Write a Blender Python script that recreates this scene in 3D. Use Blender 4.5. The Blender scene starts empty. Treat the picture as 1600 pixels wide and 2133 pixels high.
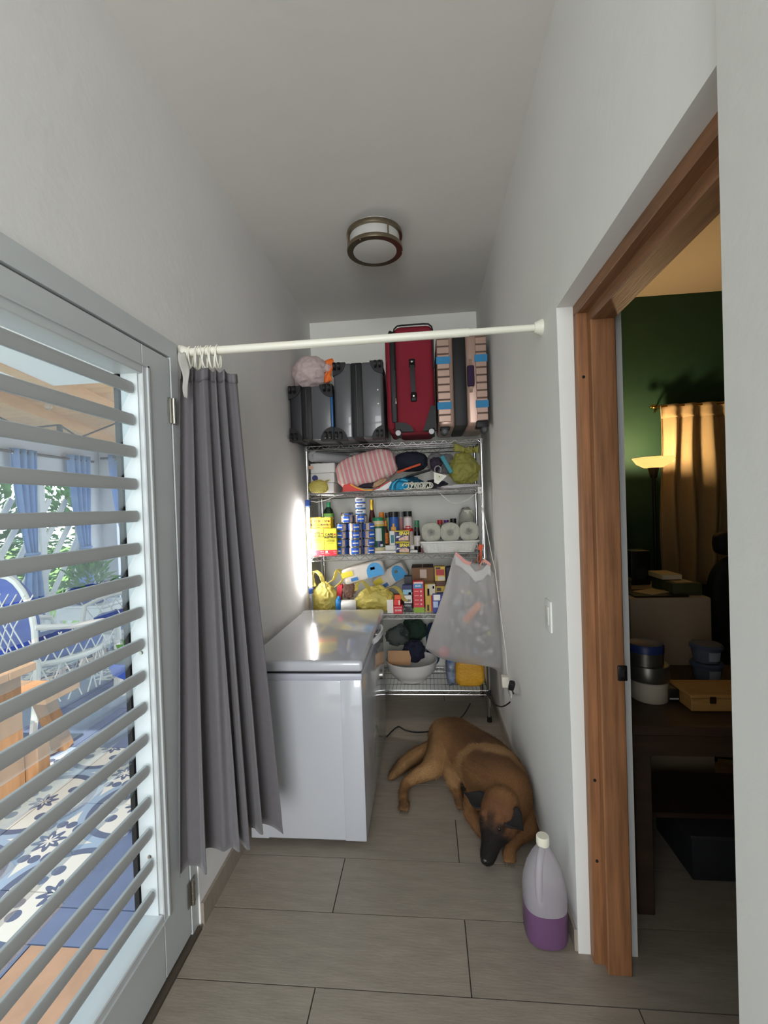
import bpy, bmesh, math, random
import numpy as np
from mathutils import Vector, Matrix, noise, Euler

SC = bpy.context.scene
COL = SC.collection
R = math.radians
PI = math.pi

# ------------------------------------------------------------------ camera
F_PX, YAW, PITCH, ROLL, EYE = 950.0, 0.0932248649, -0.0130449005, -0.0334383307, 1.55
_f = Vector((-math.sin(YAW)*math.cos(PITCH), math.cos(YAW)*math.cos(PITCH), math.sin(PITCH)))
_r = Vector((math.cos(YAW), math.sin(YAW), 0)); _u = _r.cross(_f)
_r2 = _r*math.cos(ROLL)+_u*math.sin(ROLL); _u2 = -_r*math.sin(ROLL)+_u*math.cos(ROLL)
cam_d = bpy.data.cameras.new('camera'); cam = bpy.data.objects.new('camera', cam_d); COL.objects.link(cam)
cam_d.sensor_fit = 'VERTICAL'; cam_d.sensor_height = 36.0; cam_d.lens = F_PX/2133.0*36.0
cam_d.clip_start = 0.05; cam_d.clip_end = 200
mw = Matrix((_r2, _u2, -_f)).transposed().to_4x4(); mw.translation = (0, 0, EYE); cam.matrix_world = mw
SC.camera = cam

# ------------------------------------------------------------------ world, sun, daylight, exposure
w = bpy.data.worlds.new('world'); SC.world = w; w.use_nodes = True
bg = w.node_tree.nodes['Background']; bg.inputs['Color'].default_value = (0.88, 0.94, 1.0, 1); bg.inputs['Strength'].default_value = 3.3
def lamp(name, kind, loc, energy, color=(1, 1, 1), target=None, size=None, size_y=None):
    d = bpy.data.lights.new(name, kind); d.energy = energy; d.color = color
    if kind == 'AREA':
        d.size = size
        if size_y: d.shape = 'RECTANGLE'; d.size_y = size_y
    elif kind == 'POINT' and size: d.shadow_soft_size = size
    o = bpy.data.objects.new(name, d); COL.objects.link(o); o.location = loc
    if target: o.rotation_euler = (Vector(target)-Vector(loc)).to_track_quat('-Z', 'Y').to_euler()
    return o
sun = lamp('sun', 'SUN', (-3, 0, 6), 6.0, (1.0, 0.95, 0.86), target=(-3-0.35, 0.45, 6-0.82)); sun.data.angle = R(1.0)
lamp('daylight_behind', 'AREA', (0.35, -4.2, 1.70), 192, (1.0, 0.99, 0.98), target=(-0.35, 3.0, 1.6), size=2.0, size_y=2.4)
SC.view_settings.view_transform = 'Standard'; SC.view_settings.look = 'None'
SC.view_settings.exposure = 0.0; SC.view_settings.gamma = 1.0; SC.view_settings.use_curve_mapping = False
try:
    SC.cycles.max_bounces = 10; SC.cycles.transparent_max_bounces = 24; SC.cycles.caustics_reflective = False
    SC.cycles.caustics_refractive = False; SC.cycles.sample_clamp_indirect = 6.0; SC.cycles.use_denoising = True
except Exception: pass

# ------------------------------------------------------------------ helpers
_M = np.array([list(_r2), list(-_u2), list(_f)])
def at(px, py, Y=None, X=None, Z=None):
    """world point seen at a photo pixel, at a chosen real distance (plane Y, X or Z)"""
    d = _M.T @ np.array([(px-800.0)/F_PX, (py-1066.5)/F_PX, 1.0])
    t = Y/d[1] if Y is not None else (X/d[0] if X is not None else (Z-EYE)/d[2])
    return Vector((t*d[0], t*d[1], EYE+t*d[2]))
def lin(c):
    if isinstance(c, str):
        c = c.lstrip('#'); c = tuple(int(c[i:i+2], 16)/255 for i in (0, 2, 4))
    else: c = tuple(v/255 for v in c)
    return tuple((v/12.92 if v <= .04045 else ((v+.055)/1.055)**2.4) for v in c)+(1.0,)
def clampc(c, k): return tuple(min(1.0, v*k) for v in c[:3])+(1.0,)
_mats = {}
def M(name, col, rough=.5, metal=0., var=0., vscale=6., stretch=(1, 1, 1), bump=0., bscale=60., spec=.5, trans=0., ior=1.45,
      emit=0., coat=0., sheen=0., objvar=0., transl=0.):
    if name in _mats: return _mats[name]
    m = bpy.data.materials.new(name); m.use_nodes = True; nt = m.node_tree; N = nt.nodes; L = nt.links
    b = N['Principled BSDF']; c = lin(col) if not (isinstance(col, tuple) and len(col) == 4) else col
    b.inputs['Base Color'].default_value = c; b.inputs['Roughness'].default_value = rough; b.inputs['Metallic'].default_value = metal
    b.inputs['Specular IOR Level'].default_value = spec; b.inputs['IOR'].default_value = ior
    b.inputs['Transmission Weight'].default_value = trans; b.inputs['Coat Weight'].default_value = coat; b.inputs['Sheen Weight'].default_value = sheen
    if emit: b.inputs['Emission Color'].default_value = c; b.inputs['Emission Strength'].default_value = emit
    tc = None
    if var or bump or objvar:
        tc = N.new('ShaderNodeTexCoord'); mp = N.new('ShaderNodeMapping'); mp.inputs['Scale'].default_value = stretch
        L.new(tc.outputs['Object'], mp.inputs['Vector'])
    src = None
    if var:
        n = N.new('ShaderNodeTexNoise'); n.inputs['Scale'].default_value = vscale; n.inputs['Detail'].default_value = 6; n.inputs['Roughness'].default_value = .6
        L.new(mp.outputs['Vector'], n.inputs['Vector'])
        r = N.new('ShaderNodeValToRGB'); r.color_ramp.elements[0].position = .3; r.color_ramp.elements[1].position = .7
        r.color_ramp.elements[0].color = clampc(c, 1-var); r.color_ramp.elements[1].color = clampc(c, 1+var)
        L.new(n.outputs['Fac'], r.inputs['Fac']); src = r.outputs['Color']; L.new(src, b.inputs['Base Color'])
    if objvar:
        oi = N.new('ShaderNodeObjectInfo'); mr = N.new('ShaderNodeMapRange'); mr.inputs['To Min'].default_value = 1-objvar; mr.inputs['To Max'].default_value = 1+objvar
        L.new(oi.outputs['Random'], mr.inputs['Value'])
        mx = N.new('ShaderNodeVectorMath'); mx.operation = 'SCALE'
        if src: L.new(src, mx.inputs[0])
        else: mx.inputs[0].default_value = c[:3]
        L.new(mr.outputs['Result'], mx.inputs['Scale']); L.new(mx.outputs['Vector'], b.inputs['Base Color'])
    if bump:
        n2 = N.new('ShaderNodeTexNoise'); n2.inputs['Scale'].default_value = bscale; n2.inputs['Detail'].default_value = 5
        L.new(mp.outputs['Vector'], n2.inputs['Vector'])
        bp = N.new('ShaderNodeBump'); bp.inputs['Strength'].default_value = bump; bp.inputs['Distance'].default_value = .01
        L.new(n2.outputs['Fac'], bp.inputs['Height']); L.new(bp.outputs['Normal'], b.inputs['Normal'])
    if transl:
        t = N.new('ShaderNodeBsdfTranslucent'); t.inputs['Color'].default_value = c
        ms = N.new('ShaderNodeMixShader'); ms.inputs['Fac'].default_value = transl
        out = N['Material Output']; L.new(b.outputs['BSDF'], ms.inputs[1]); L.new(t.outputs['BSDF'], ms.inputs[2]); L.new(ms.outputs['Shader'], out.inputs['Surface'])
    _mats[name] = m; return m
def M_film(name, col, clear=.4, rough=.3, bump=.3, bscale=40):
    """thin plastic film: partly see-through, partly diffuse/translucent"""
    if name in _mats: return _mats[name]
    m = M(name, col, rough=rough, bump=bump, bscale=bscale, transl=.35); nt = m.node_tree; N = nt.nodes; L = nt.links
    out = N['Material Output']; src = out.inputs['Surface'].links[0].from_socket
    tr = N.new('ShaderNodeBsdfTransparent'); tr.inputs['Color'].default_value = tuple(.5+.5*v for v in lin(col)[:3])+(1,)
    ms = N.new('ShaderNodeMixShader'); ms.inputs['Fac'].default_value = clear
    L.new(src, ms.inputs[1]); L.new(tr.outputs['BSDF'], ms.inputs[2]); L.new(ms.outputs['Shader'], out.inputs['Surface'])
    return m
def M_pane(name, col=(235, 240, 245), haze=.10):
    """clear window glass with a thin film of dust"""
    m = bpy.data.materials.new(name); m.use_nodes = True; nt = m.node_tree; N = nt.nodes; L = nt.links
    N.remove(N['Principled BSDF']); out = N['Material Output']
    tr = N.new('ShaderNodeBsdfTransparent'); tr.inputs['Color'].default_value = (.90, .94, .95, 1)
    gl = N.new('ShaderNodeBsdfGlossy'); gl.inputs['Roughness'].default_value = .03
    df = N.new('ShaderNodeBsdfTranslucent'); df.inputs['Color'].default_value = lin(col)
    lw = N.new('ShaderNodeLayerWeight'); lw.inputs['Blend'].default_value = .5; pw = N.new('ShaderNodeMath'); pw.operation = 'POWER'; pw.inputs[1].default_value = 5
    fr = N.new('ShaderNodeMath'); fr.operation = 'MULTIPLY_ADD'; fr.inputs[1].default_value = .8; fr.inputs[2].default_value = .03
    L.new(lw.outputs['Facing'], pw.inputs[0]); L.new(pw.outputs[0], fr.inputs[0])
    m1 = N.new('ShaderNodeMixShader'); m2 = N.new('ShaderNodeMixShader'); m1.inputs['Fac'].default_value = haze
    L.new(tr.outputs[0], m1.inputs[1]); L.new(df.outputs[0], m1.inputs[2]); L.new(fr.outputs[0], m2.inputs['Fac'])
    L.new(m1.outputs[0], m2.inputs[1]); L.new(gl.outputs[0], m2.inputs[2]); L.new(m2.outputs[0], out.inputs['Surface'])
    _mats[name] = m; return m

class B:
    """collects verts/faces of one mesh"""
    def __init__(s): s.v = []; s.f = []; s.uv = None
    def add(s, vs, fs):
        k = len(s.v); s.v += [tuple(v) for v in vs]; s.f += [tuple(i+k for i in f) for f in fs]; return s
    def box(s, c, d, rot=None):
        x, y, z = (v/2 for v in d); vs = [Vector((i*x, j*y, k*z)) for i in (-1, 1) for j in (-1, 1) for k in (-1, 1)]
        m = (rot if isinstance(rot, Matrix) else Euler(rot).to_matrix()) if rot is not None else None
        vs = [(m @ v if m else v)+Vector(c) for v in vs]
        return s.add(vs, [(0, 1, 3, 2), (4, 6, 7, 5), (0, 4, 5, 1), (2, 3, 7, 6), (0, 2, 6, 4), (1, 5, 7, 3)])
    def bb(s, a, b): return s.box([(i+j)/2 for i, j in zip(a, b)], [abs(j-i) for i, j in zip(a, b)])
    def rbox(s, c, d, r=.01, seg=2, rot=None):
        bm = bmesh.new(); bmesh.ops.create_cube(bm, size=1.0)
        for v in bm.verts: v.co = Vector((v.co.x*d[0], v.co.y*d[1], v.co.z*d[2]))
        r = min(r, min(d)*.49)
        bmesh.ops.bevel(bm, geom=bm.edges[:]+bm.verts[:], offset=r, segments=seg, affect='EDGES', profile=.5)
        m = (rot if isinstance(rot, Matrix) else Euler(rot).to_matrix()) if rot is not None else None
        bm.verts.index_update()
        vs = [(m @ v.co if m else v.co)+Vector(c) for v in bm.verts]; fs = [[v.index for v in f.verts] for f in bm.faces]; bm.free()
        return s.add(vs, fs)
    def rbb(s, a, b, r=.01, seg=2): return s.rbox([(i+j)/2 for i, j in zip(a, b)], [abs(j-i) for i, j in zip(a, b)], r, seg)
    def cyl(s, p0, p1, r0, r1=None, seg=16, cap=True):
        r1 = r0 if r1 is None else r1; p0 = Vector(p0); p1 = Vector(p1); a = (p1-p0).normalized()
        e = a.orthogonal().normalized(); g = a.cross(e); vs = []; fs = []
        for p, r in ((p0, r0), (p1, r1)):
            for i in range(seg):
                t = 2*PI*i/seg; vs.append(p+(e*math.cos(t)+g*math.sin(t))*r)
        for i in range(seg): j = (i+1) % seg; fs.append((i, j, seg+j, seg+i))
        if cap: fs += [tuple(range(seg-1, -1, -1)), tuple(range(seg, 2*seg))]
        return s.add(vs, fs)
    def tube(s, pts, r, seg=8, closed=False, cap=True):
        pts = [Vector(p) for p in pts]; n = len(pts); vs = []; fs = []; e = None
        for i, p in enumerate(pts):
            t = (pts[(i+1) % n]-pts[i-1]) if closed else (pts[min(i+1, n-1)]-pts[max(i-1, 0)])
            if t.length < 1e-9: t = Vector((0, 0, 1))
            t.normalize()
            e = t.orthogonal().normalized() if e is None else (e-t*e.dot(t))
            if e.length < 1e-6: e = t.orthogonal()
            e.normalize(); g = t.cross(e); rr = r[i] if hasattr(r, '__len__') else r
            for k in range(seg): a = 2*PI*k/seg; vs.append(p+(e*math.cos(a)+g*math.sin(a))*rr)
        for i in range(n if closed else n-1):
            for k in range(seg):
                a = i*seg+k; b_ = i*seg+(k+1) % seg; c = ((i+1) % n)*seg+(k+1) % seg; d = ((i+1) % n)*seg+k; fs.append((a, b_, c, d))
        if cap and not closed: fs += [tuple(range(seg-1, -1, -1)), tuple(range((n-1)*seg, n*seg))]
        return s.add(vs, fs)
    def lathe(s, prof, c=(0, 0, 0), seg=24, sq=None, rot=None):
        """prof: (r, z) list; sq: superellipse power for squarish sections"""
        vs = []; fs = []; n = len(prof); c = Vector(c); m = Euler(rot).to_matrix() if rot is not None else None
        for r, z in prof:
            for k in range(seg):
                a = 2*PI*k/seg; x, y = math.cos(a), math.sin(a)
                if sq: q = (abs(x)**sq+abs(y)**sq)**(-1/sq); x *= q; y *= q
                v = Vector((x*r, y*r, z)); vs.append((m @ v if m else v)+c)
        for i in range(n-1):
            for k in range(seg): j = (k+1) % seg; fs.append((i*seg+k, i*seg+j, (i+1)*seg+j, (i+1)*seg+k))
        if prof[0][0] > 1e-5: fs.append(tuple(range(seg-1, -1, -1)))
        if prof[-1][0] > 1e-5: fs.append(tuple(range((n-1)*seg, n*seg)))
        return s.add(vs, fs)
    def prism(s, poly, h, axis='y', off=0., c=(0, 0, 0)):
        """poly of 2-D points extruded along an axis from off to off+h"""
        def P(p, t):
            q = {'y': (p[0], t, p[1]), 'z': (p[0], p[1], t), 'x': (t, p[0], p[1])}[axis]; return Vector(q)+Vector(c)
        n = len(poly); vs = [P(p, off) for p in poly]+[P(p, off+h) for p in poly]
        fs = [tuple(range(n)), tuple(range(2*n-1, n-1, -1))]+[(i, n+i, n+(i+1) % n, (i+1) % n) for i in range(n)]
        return s.add(vs, fs)
    def grid(s, fn, nu, nv, closed_u=False):
        vs = []; fs = []; mu = nu if closed_u else nu+1
        for j in range(nv+1):
            for i in range(mu): vs.append(fn(i/nu, j/nv))
        for j in range(nv):
            for i in range(nu): a = j*mu+i; b_ = j*mu+(i+1) % mu; fs.append((a, b_, b_+mu, a+mu))
        return s.add(vs, fs)
    def blob(s, c, r, amp=.12, freq=2.5, seed=0, nu=32, nv=20, flat=None, sq=2.0, rot=None, crease=0., taper=0.):
        c = Vector(c); m = Euler(rot).to_matrix() if rot is not None else None; o = Vector((seed*7.3, seed*3.1, seed*5.7))
        def pw(v, e): return math.copysign(abs(v)**e, v)
        e = 2.0/sq
        def fn(u, v):
            a = 2*PI*u; t = -PI/2+PI*v
            d = Vector((pw(math.cos(t), e)*pw(math.cos(a), e), pw(math.cos(t), e)*pw(math.sin(a), e), pw(math.sin(t), e)))
            k = 1+amp*noise.noise(d*freq+o)+amp*.5*noise.noise(d*freq*2.3+o)
            if crease: k += crease*(.22-abs(noise.noise(d*freq*1.15+o*1.3))*.9-.35*abs(noise.noise(d*freq*2.6+o*.7)))
            if taper: d.x *= 1-taper*max(0., d.z); d.y *= 1-taper*max(0., d.z)
            p = Vector((d.x*r[0]*k, d.y*r[1]*k, d.z*r[2]*k))
            if m: p = m @ p
            p += c
            if flat is not None and p.z < flat: p.z = flat+.002*noise.noise(p*30)
            return p
        return s.grid(fn, nu, nv, closed_u=True)
    def strip(s, pts, wdt, axis=(0, 1, 0), th=.002):
        """flat band following pts, width along axis"""
        ax = Vector(axis).normalized()*wdt/2; pts = [Vector(p) for p in pts]; n = len(pts); vs = []
        for i, p in enumerate(pts):
            t = (pts[min(i+1, n-1)]-pts[max(i-1, 0)]).normalized(); nn = t.cross(ax).normalized()*th/2
            vs += [p-ax-nn, p+ax-nn, p+ax+nn, p-ax+nn]
        fs = [(0, 1, 2, 3), tuple(4*(n-1)+k for k in (3, 2, 1, 0))]
        for i in range(n-1):
            for k in range(4): fs.append((4*i+k, 4*i+4+k, 4*i+4+(k+1) % 4, 4*i+(k+1) % 4))
        return s.add(vs, fs)

_org = {}
def obj(name, b, mat, parent=None, smooth=40, loc=None, solid=0., fix=True, label=None, kind=None):
    """ONE mesh object. Coordinates are world ones unless loc is given (then local to loc)."""
    me = bpy.data.meshes.new(name); o0 = _org.get(parent.name, Vector()) if parent else Vector()
    if loc is None and parent is None:       # a thing of one mesh: origin at its base
        v = np.array(b.v); oo = Vector(((v[:, 0].min()+v[:, 0].max())/2, (v[:, 1].min()+v[:, 1].max())/2, v[:, 2].min()))
    else: oo = o0 if loc is None else Vector((0, 0, 0))
    me.from_pydata([tuple(Vector(v)-oo) for v in b.v], [], b.f)
    if fix:
        bm = bmesh.new(); bm.from_mesh(me); bmesh.ops.remove_doubles(bm, verts=bm.verts, dist=1e-6)
        bmesh.ops.recalc_face_normals(bm, faces=bm.faces); bm.to_mesh(me); bm.free()
    if smooth:
        me.shade_smooth()
        try: me.set_sharp_from_angle(angle=R(smooth))
        except Exception: pass
    o = bpy.data.objects.new(name, me); COL.objects.link(o)
    if mat is not None:
        for q in (mat if isinstance(mat, (list, tuple)) else [mat]): me.materials.append(q)
    if parent: o.parent = parent; _org[o.name] = o0.copy()
    else: _org[o.name] = oo.copy()
    if loc is not None: o.location = Vector(loc)-(o0 if parent else Vector()); _org[o.name] = Vector(loc)
    elif parent is None: o.location = oo
    if solid:
        sm = o.modifiers.new('thickness', 'SOLIDIFY'); sm.thickness = solid; sm.offset = 0
    if label: o['label'] = label
    if kind: o['kind'] = kind
    return o
def tag(o, label, cat, group=None):
    o['label'] = label; o['category'] = cat
    if group: o['group'] = group
    return o
def thing(name, label, cat, loc=(0, 0, 0), group=None):
    o = bpy.data.objects.new(name, None); COL.objects.link(o); o.location = loc; o.empty_display_size = .05
    _org[o.name] = Vector(loc); return tag(o, label, cat, group)
def struct(o): o['kind'] = 'structure'; return o
def copy_tree(o, loc=None, label=None, rotz=None, parent=None):
    c = o.copy(); COL.objects.link(c)
    if loc is not None: c.location = loc
    if rotz is not None: c.rotation_euler = (0, 0, rotz)
    if label: c['label'] = label
    if parent: c.parent = parent
    for ch in list(o.children): copy_tree(ch, parent=c)
    return c
def text(name, body, size, loc, mat, parent, rot=(PI/2, 0, 0), depth=.0006, sx=1., align='CENTER', bold=0.):
    cu = bpy.data.curves.new('lettering', 'FONT'); cu.body = body; cu.size = size; cu.extrude = depth; cu.align_x = align; cu.align_y = 'CENTER'
    cu.resolution_u = 3; cu.offset = bold
    t = bpy.data.objects.new('lettering_curve', cu); COL.objects.link(t)
    me = bpy.data.meshes.new_from_object(t.evaluated_get(bpy.context.evaluated_depsgraph_get())); bpy.data.objects.remove(t); bpy.data.curves.remove(cu)
    mt = Euler(rot).to_matrix().to_4x4() @ Matrix.Diagonal((sx, 1, 1, 1)); me.transform(mt); me.name = name
    me.materials.clear(); me.materials.append(mat)
    o = bpy.data.objects.new(name, me); COL.objects.link(o)
    if parent: o.parent = parent; o.location = Vector(loc)-_org.get(parent.name, Vector())
    else: o.location = loc
    return o
# ------------------------------------------------------------------ materials of the place
m_wall = M('wall_paint', (224, 223, 221), rough=.85, var=.035, vscale=1.6, bump=.12, bscale=26)
m_wall2 = M('wall_paint_cool', (224, 224, 220), rough=.85, var=.03, vscale=1.3, bump=.12, bscale=26)
m_ceil = M('ceiling_paint', (212, 210, 204), rough=.9, var=.04, vscale=1.1, bump=.1, bscale=20)
m_tile = M('grey_wood_tile', (148, 138, 125), rough=.5, var=.13, vscale=6, stretch=(1.0, 6, 1), bump=.08, bscale=24, objvar=.06)
m_grout = M('grout', (70, 64, 58), rough=.95)
m_alu = M('white_aluminium', (190, 195, 196), rough=.38, var=.02)
m_slat = M('louver_aluminium', (168, 171, 171), rough=.34)
m_gasket = M('black_rubber', (22, 20, 20), rough=.8)
m_steel = M('steel', (170, 168, 160), rough=.3, metal=1.)
m_pane = M_pane('louver_glass', haze=.04)
m_green = M('green_wall', (26, 62, 45), rough=.75, var=.05, vscale=2, bump=.08)
m_rceil = M('warm_ceiling', (214, 200, 176), rough=.9)
m_tanwall = M('beige_wall', (150, 140, 128), rough=.9)

def XL(z): return -0.89-0.0115*z
def XR(z): return 0.468-0.006*z
CEIL, BACK, NEAR = 3.10, 3.77, -1.85

# ------------------------------------------------------------------ floor: grout bed, each tile its own piece
floor = struct(obj('floor', B().bb((-1.05, NEAR-.3, -.14), (3.4, 4.0, -.0035)), m_grout))
TW, T0, GR = .2713, 1.4255, .0022
_tm = {}
def floor_tile(x0, x1, y0, y1):
    d = (round(x1-x0-2*GR, 4), round(y1-y0-2*GR, 4))
    if d not in _tm:
        b = B(); b.box((0, 0, -.004), (d[0], d[1], .008))
        o = obj('tile', b, m_tile, floor, smooth=0, loc=((x0+x1)/2, (y0+y1)/2, 0)); _tm[d] = o
    else:
        o = _tm[d].copy(); COL.objects.link(o); o.location = Vector(((x0+x1)/2, (y0+y1)/2, 0))-_org['floor']
for k in range(-9, 9):
    y0 = T0+k*TW; y1 = y0+TW
    if y1 > BACK+.02: y1 = BACK
    xs = [-.905] + [j for j in ([.092+i for i in range(0, 3)] if k % 2 == 0 else [-.408+i for i in range(0, 3)])] + [2.95]
    for a, c in zip(xs[:-1], xs[1:]): floor_tile(a, c, y0, y1)

# ------------------------------------------------------------------ hall shell
def wallpiece(b, side, y0, y1, z0, z1, th=.15, out=None):
    X = XL if side < 0 else XR
    vs = []
    for z in (z0, z1):
        for y in (y0, y1): vs += [(X(z), y, z), (X(z)+side*th if out is None else out, y, z)]
    b.add(vs, [(0, 1, 3, 2), (4, 6, 7, 5), (0, 2, 6, 4), (1, 5, 7, 3), (0, 4, 5, 1), (2, 3, 7, 6)])
DY0, DY1, DZ = .56, 1.612, 2.172
b = B(); wallpiece(b, -1, DY1, BACK+.15, 0, CEIL+.1, out=-1.06); wallpiece(b, -1, NEAR, DY0, 0, CEIL+.1, out=-1.06); wallpiece(b, -1, DY0, DY1, DZ, CEIL+.1, out=-1.06)
struct(obj('wall_left', b, m_wall, smooth=0))
RY0, RY1, RZ = .70, 1.588, 2.195
b = B(); wallpiece(b, 1, RY1, BACK+.15, 0, CEIL+.1, out=.662); wallpiece(b, 1, NEAR, RY0, 0, CEIL+.1, out=.662); wallpiece(b, 1, RY0, RY1, RZ, CEIL+.1, out=.662)
wall_right = struct(obj('wall_right', b, m_wall2, smooth=0))
b = B(); b.rbb((.438, NEAR, 0), (.60, .716, CEIL+.05), r=.006, seg=2)
struct(obj('wall_near', b, m_wall2, smooth=30))
struct(obj('wall_back', B().bb((-1.06, BACK, 0), (.662, BACK+.15, CEIL+.1)), M('back_wall_paint', (222, 223, 216), rough=.85, var=.03, vscale=1.5, bump=.1, bscale=22), smooth=0))
struct(obj('ceiling', B().bb((-1.06, NEAR, CEIL), (.662, BACK+.15, CEIL+.18)), m_ceil, smooth=0))
# tiled skirting
bl = struct(obj('baseboard_left', B().bb((-.903, 1.616, 0), (-.879, BACK, .085)), m_tile, smooth=0))
br = struct(obj('baseboard_right', B().bb((.458, 1.597, 0), (.480, BACK, .075)), m_tile, smooth=0))

# ------------------------------------------------------------------ louvred door on the patio side
t1 = struct(obj('trim_1', B().bb((-1.0, 1.566, 0.0), (-.897, 1.611, 2.17)).bb((-1.0, DY0, 2.108), (-.897, 1.566, 2.17)).bb((-1.0, DY0, 0), (-.897, .60, 2.108)), m_alu, smooth=0))
obj('door_stop', B().bb((-1.0, 1.548, .01), (-.972, 1.566, 2.108)).bb((-1.0, .60, 2.09), (-.972, 1.566, 2.108)), m_gasket, t1, smooth=0)
obj('threshold', B().bb((-1.04, .60, -.003), (-.880, 1.60, .012)), M('threshold_metal', (88, 80, 68), rough=.6, metal=.4), t1, smooth=0)
door = bpy.data.objects.new('door_1', None); COL.objects.link(door); door.location = (-.94, 1.08, 0); _org['door_1'] = Vector((-.94, 1.08, 0)); struct(door)
LX0, LX1 = -.988, -.900      # leaf depth
OY0, OY1, OZ0, OZ1 = .735, 1.402, .235, 2.005
obj('stile', B().rbb((LX0, OY1, .018), (LX1, 1.562, 2.102), r=.003, seg=1), m_alu, door, smooth=0)
obj('stile', B().rbb((LX0, .606, .018), (LX1, OY0, 2.102), r=.003, seg=1), m_alu, door, smooth=0)
obj('top_rail', B().rbb((LX0, OY0, OZ1), (LX1, OY1, 2.102), r=.003, seg=1), m_alu, door, smooth=0)
obj('bottom_rail', B().rbb((LX0, OY0, .018), (LX1, OY1, OZ0), r=.003, seg=1), m_alu, door, smooth=0)
# raised moulding round the opening, a louvre channel in each jamb
obj('moulding', B().bb((LX1-.001, OY1+.022, .21), (LX1+.006, OY1+.030, 2.035)).bb((LX1-.001, OY0, 2.030), (LX1+.006, OY1+.030, 2.036)).bb((LX1-.001, OY0, .205), (LX1+.006, OY1+.030, .211)), m_alu, door, smooth=0)
ch = obj('louver_channel', B().bb((-.972, OY1-.006, OZ0), (-.915, OY1+.002, OZ1)), m_alu, door, smooth=0)
obj('weather_strip', B().bb((LX0-.004, OY1-.012, OZ0), (LX0+.012, OY1+.002, OZ1)), m_gasket, door, smooth=0)
for z in (1.86, 1.10, .43):
    b = B().cyl((-.938, OY1-.0065, z), (-.938, OY1-.011, z), .0065, .0045, seg=12); s_ = obj('screw', b, m_steel, door)
PITCHZ, ZB = .1028, 1.955
slat0 = pane0 = None
def slat_mesh():
    b = B(); n = 6; pr = []
    for i in range(n+1): a = -PI/2+PI*i/n; pr.append((-.0035+.0055*math.cos(a), .0185*math.sin(a)))
    pr = [(-.006, -.0185)]+[(p[0]+.002, p[1]) for p in pr]+[(-.006, .0185)]
    b.prism(pr, 1.388-.742, axis='y', off=.742-1.065)   # local, centre y 1.065 -> stored around 0
    return b
for i in range(17):
    z = ZB-i*PITCHZ
    if slat0 is None:
        b = B(); pr = []
        for k in range(9): a = -PI/2+PI*k/8; pr.append((.0045*math.cos(a)+.002, .0185*math.sin(a)))
        pr += [(-.006, .0185), (-.006, -.0185)]
        # rounded end: taper last ring
        L_ = 1.386-.742; vs = []; n = len(pr)
        for y, k in ((-L_/2, 1), (L_/2-.008, 1.), (L_/2-.002, .93), (L_/2, .78)):
            for p in pr: vs.append((p[0], y, p[1]*k))
        fs = [tuple(range(n))]+[tuple(3*n+q for q in range(n-1, -1, -1))]
        for j in range(3):
            for q in range(n): fs.append((j*n+q, (j+1)*n+q, (j+1)*n+(q+1) % n, j*n+(q+1) % n))
        b.add(vs, fs); slat0 = obj('slat', b, m_slat, door, smooth=30, loc=(-.926, (.742+1.386)/2, z))
        g = B(); a_ = Vector((-.006, 0, -.004)); e_ = Vector((-.056, 0, -PITCHZ+.013)); th = Vector((.002, 0, .0013))
        y0, y1 = -(1.392-.742)/2, (1.392-.742)/2
        vs = [(p.x, y, p.z) for y in (y0, y1) for p in (a_-th, a_+th, e_+th, e_-th)]
        g.add(vs, [(0, 1, 2, 3), (7, 6, 5, 4), (0, 4, 5, 1), (1, 5, 6, 2), (2, 6, 7, 3), (3, 7, 4, 0)])
        pane0 = obj('pane', g, m_pane, door, smooth=0, loc=(-.930, (.742+1.392)/2, z))
    else:
        for q, x in ((slat0, 0), (pane0, 0)):
            c = q.copy(); COL.objects.link(c); c.location.z = q.location.z-i*PITCHZ
for z in (1.915, .17):
    b = B().cyl((-.890, 1.565, z-.045), (-.890, 1.565, z+.045), .0075, seg=12)
    for k in (-.03, 0, .03): b.cyl((-.890, 1.565, z+k-.0008), (-.890, 1.565, z+k+.0008), .0085, seg=12)
    b.bb((-.8975, 1.54, z-.045), (-.8955, 1.59, z+.045)); obj('hinge', b, m_steel, door)

# ------------------------------------------------------------------ doorway to the right-hand room
m_wood = M('door_frame_wood', (146, 100, 66), rough=.5, var=.36, vscale=9, stretch=(6, 6, .35), bump=.1, bscale=30)
m_woodh = M('door_frame_wood_head', (132, 92, 62), rough=.5, var=.36, vscale=9, stretch=(6, .35, 6), bump=.1, bscale=30)
t2 = struct(obj('trim_2', B().rbb((.508, 1.553, 0), (.616, 1.589, 2.165), r=.002, seg=1), m_wood, smooth=0))
obj('stop_strip', B().rbb((.540, 1.518, 0), (.616, 1.554, 2.128), r=.003, seg=1), m_wood, t2, smooth=0)
obj('head_board', B().rbb((.508, RY0, 2.158), (.616, 1.589, 2.196), r=.002, seg=1), m_woodh, t2, smooth=0)
obj('head_stop', B().rbb((.540, RY0, 2.122), (.616, 1.553, 2.160), r=.003, seg=1), m_woodh, t2, smooth=0)
obj('jamb_board', B().rbb((.508, RY0-.005, 0), (.616, RY0+.03, 2.165), r=.002, seg=1), m_wood, t2, smooth=0)
st = obj('strike_plate', B().rbb((.592, 1.511, .965), (.622, 1.519, 1.015), r=.004, seg=2), M('black_metal', (18, 17, 17), rough=.4), t2, smooth=30)
obj('bolt_recess', B().rbb((.600, 1.5095, .978), (.612, 1.512, 1.002), r=.002, seg=1), m_gasket, st, smooth=0)
for z in (.35, .62, 1.95):
    obj('screw', B().cyl((.525, 1.5535, z), (.525, 1.551, z), .005, seg=10), m_gasket, t2)

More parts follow.
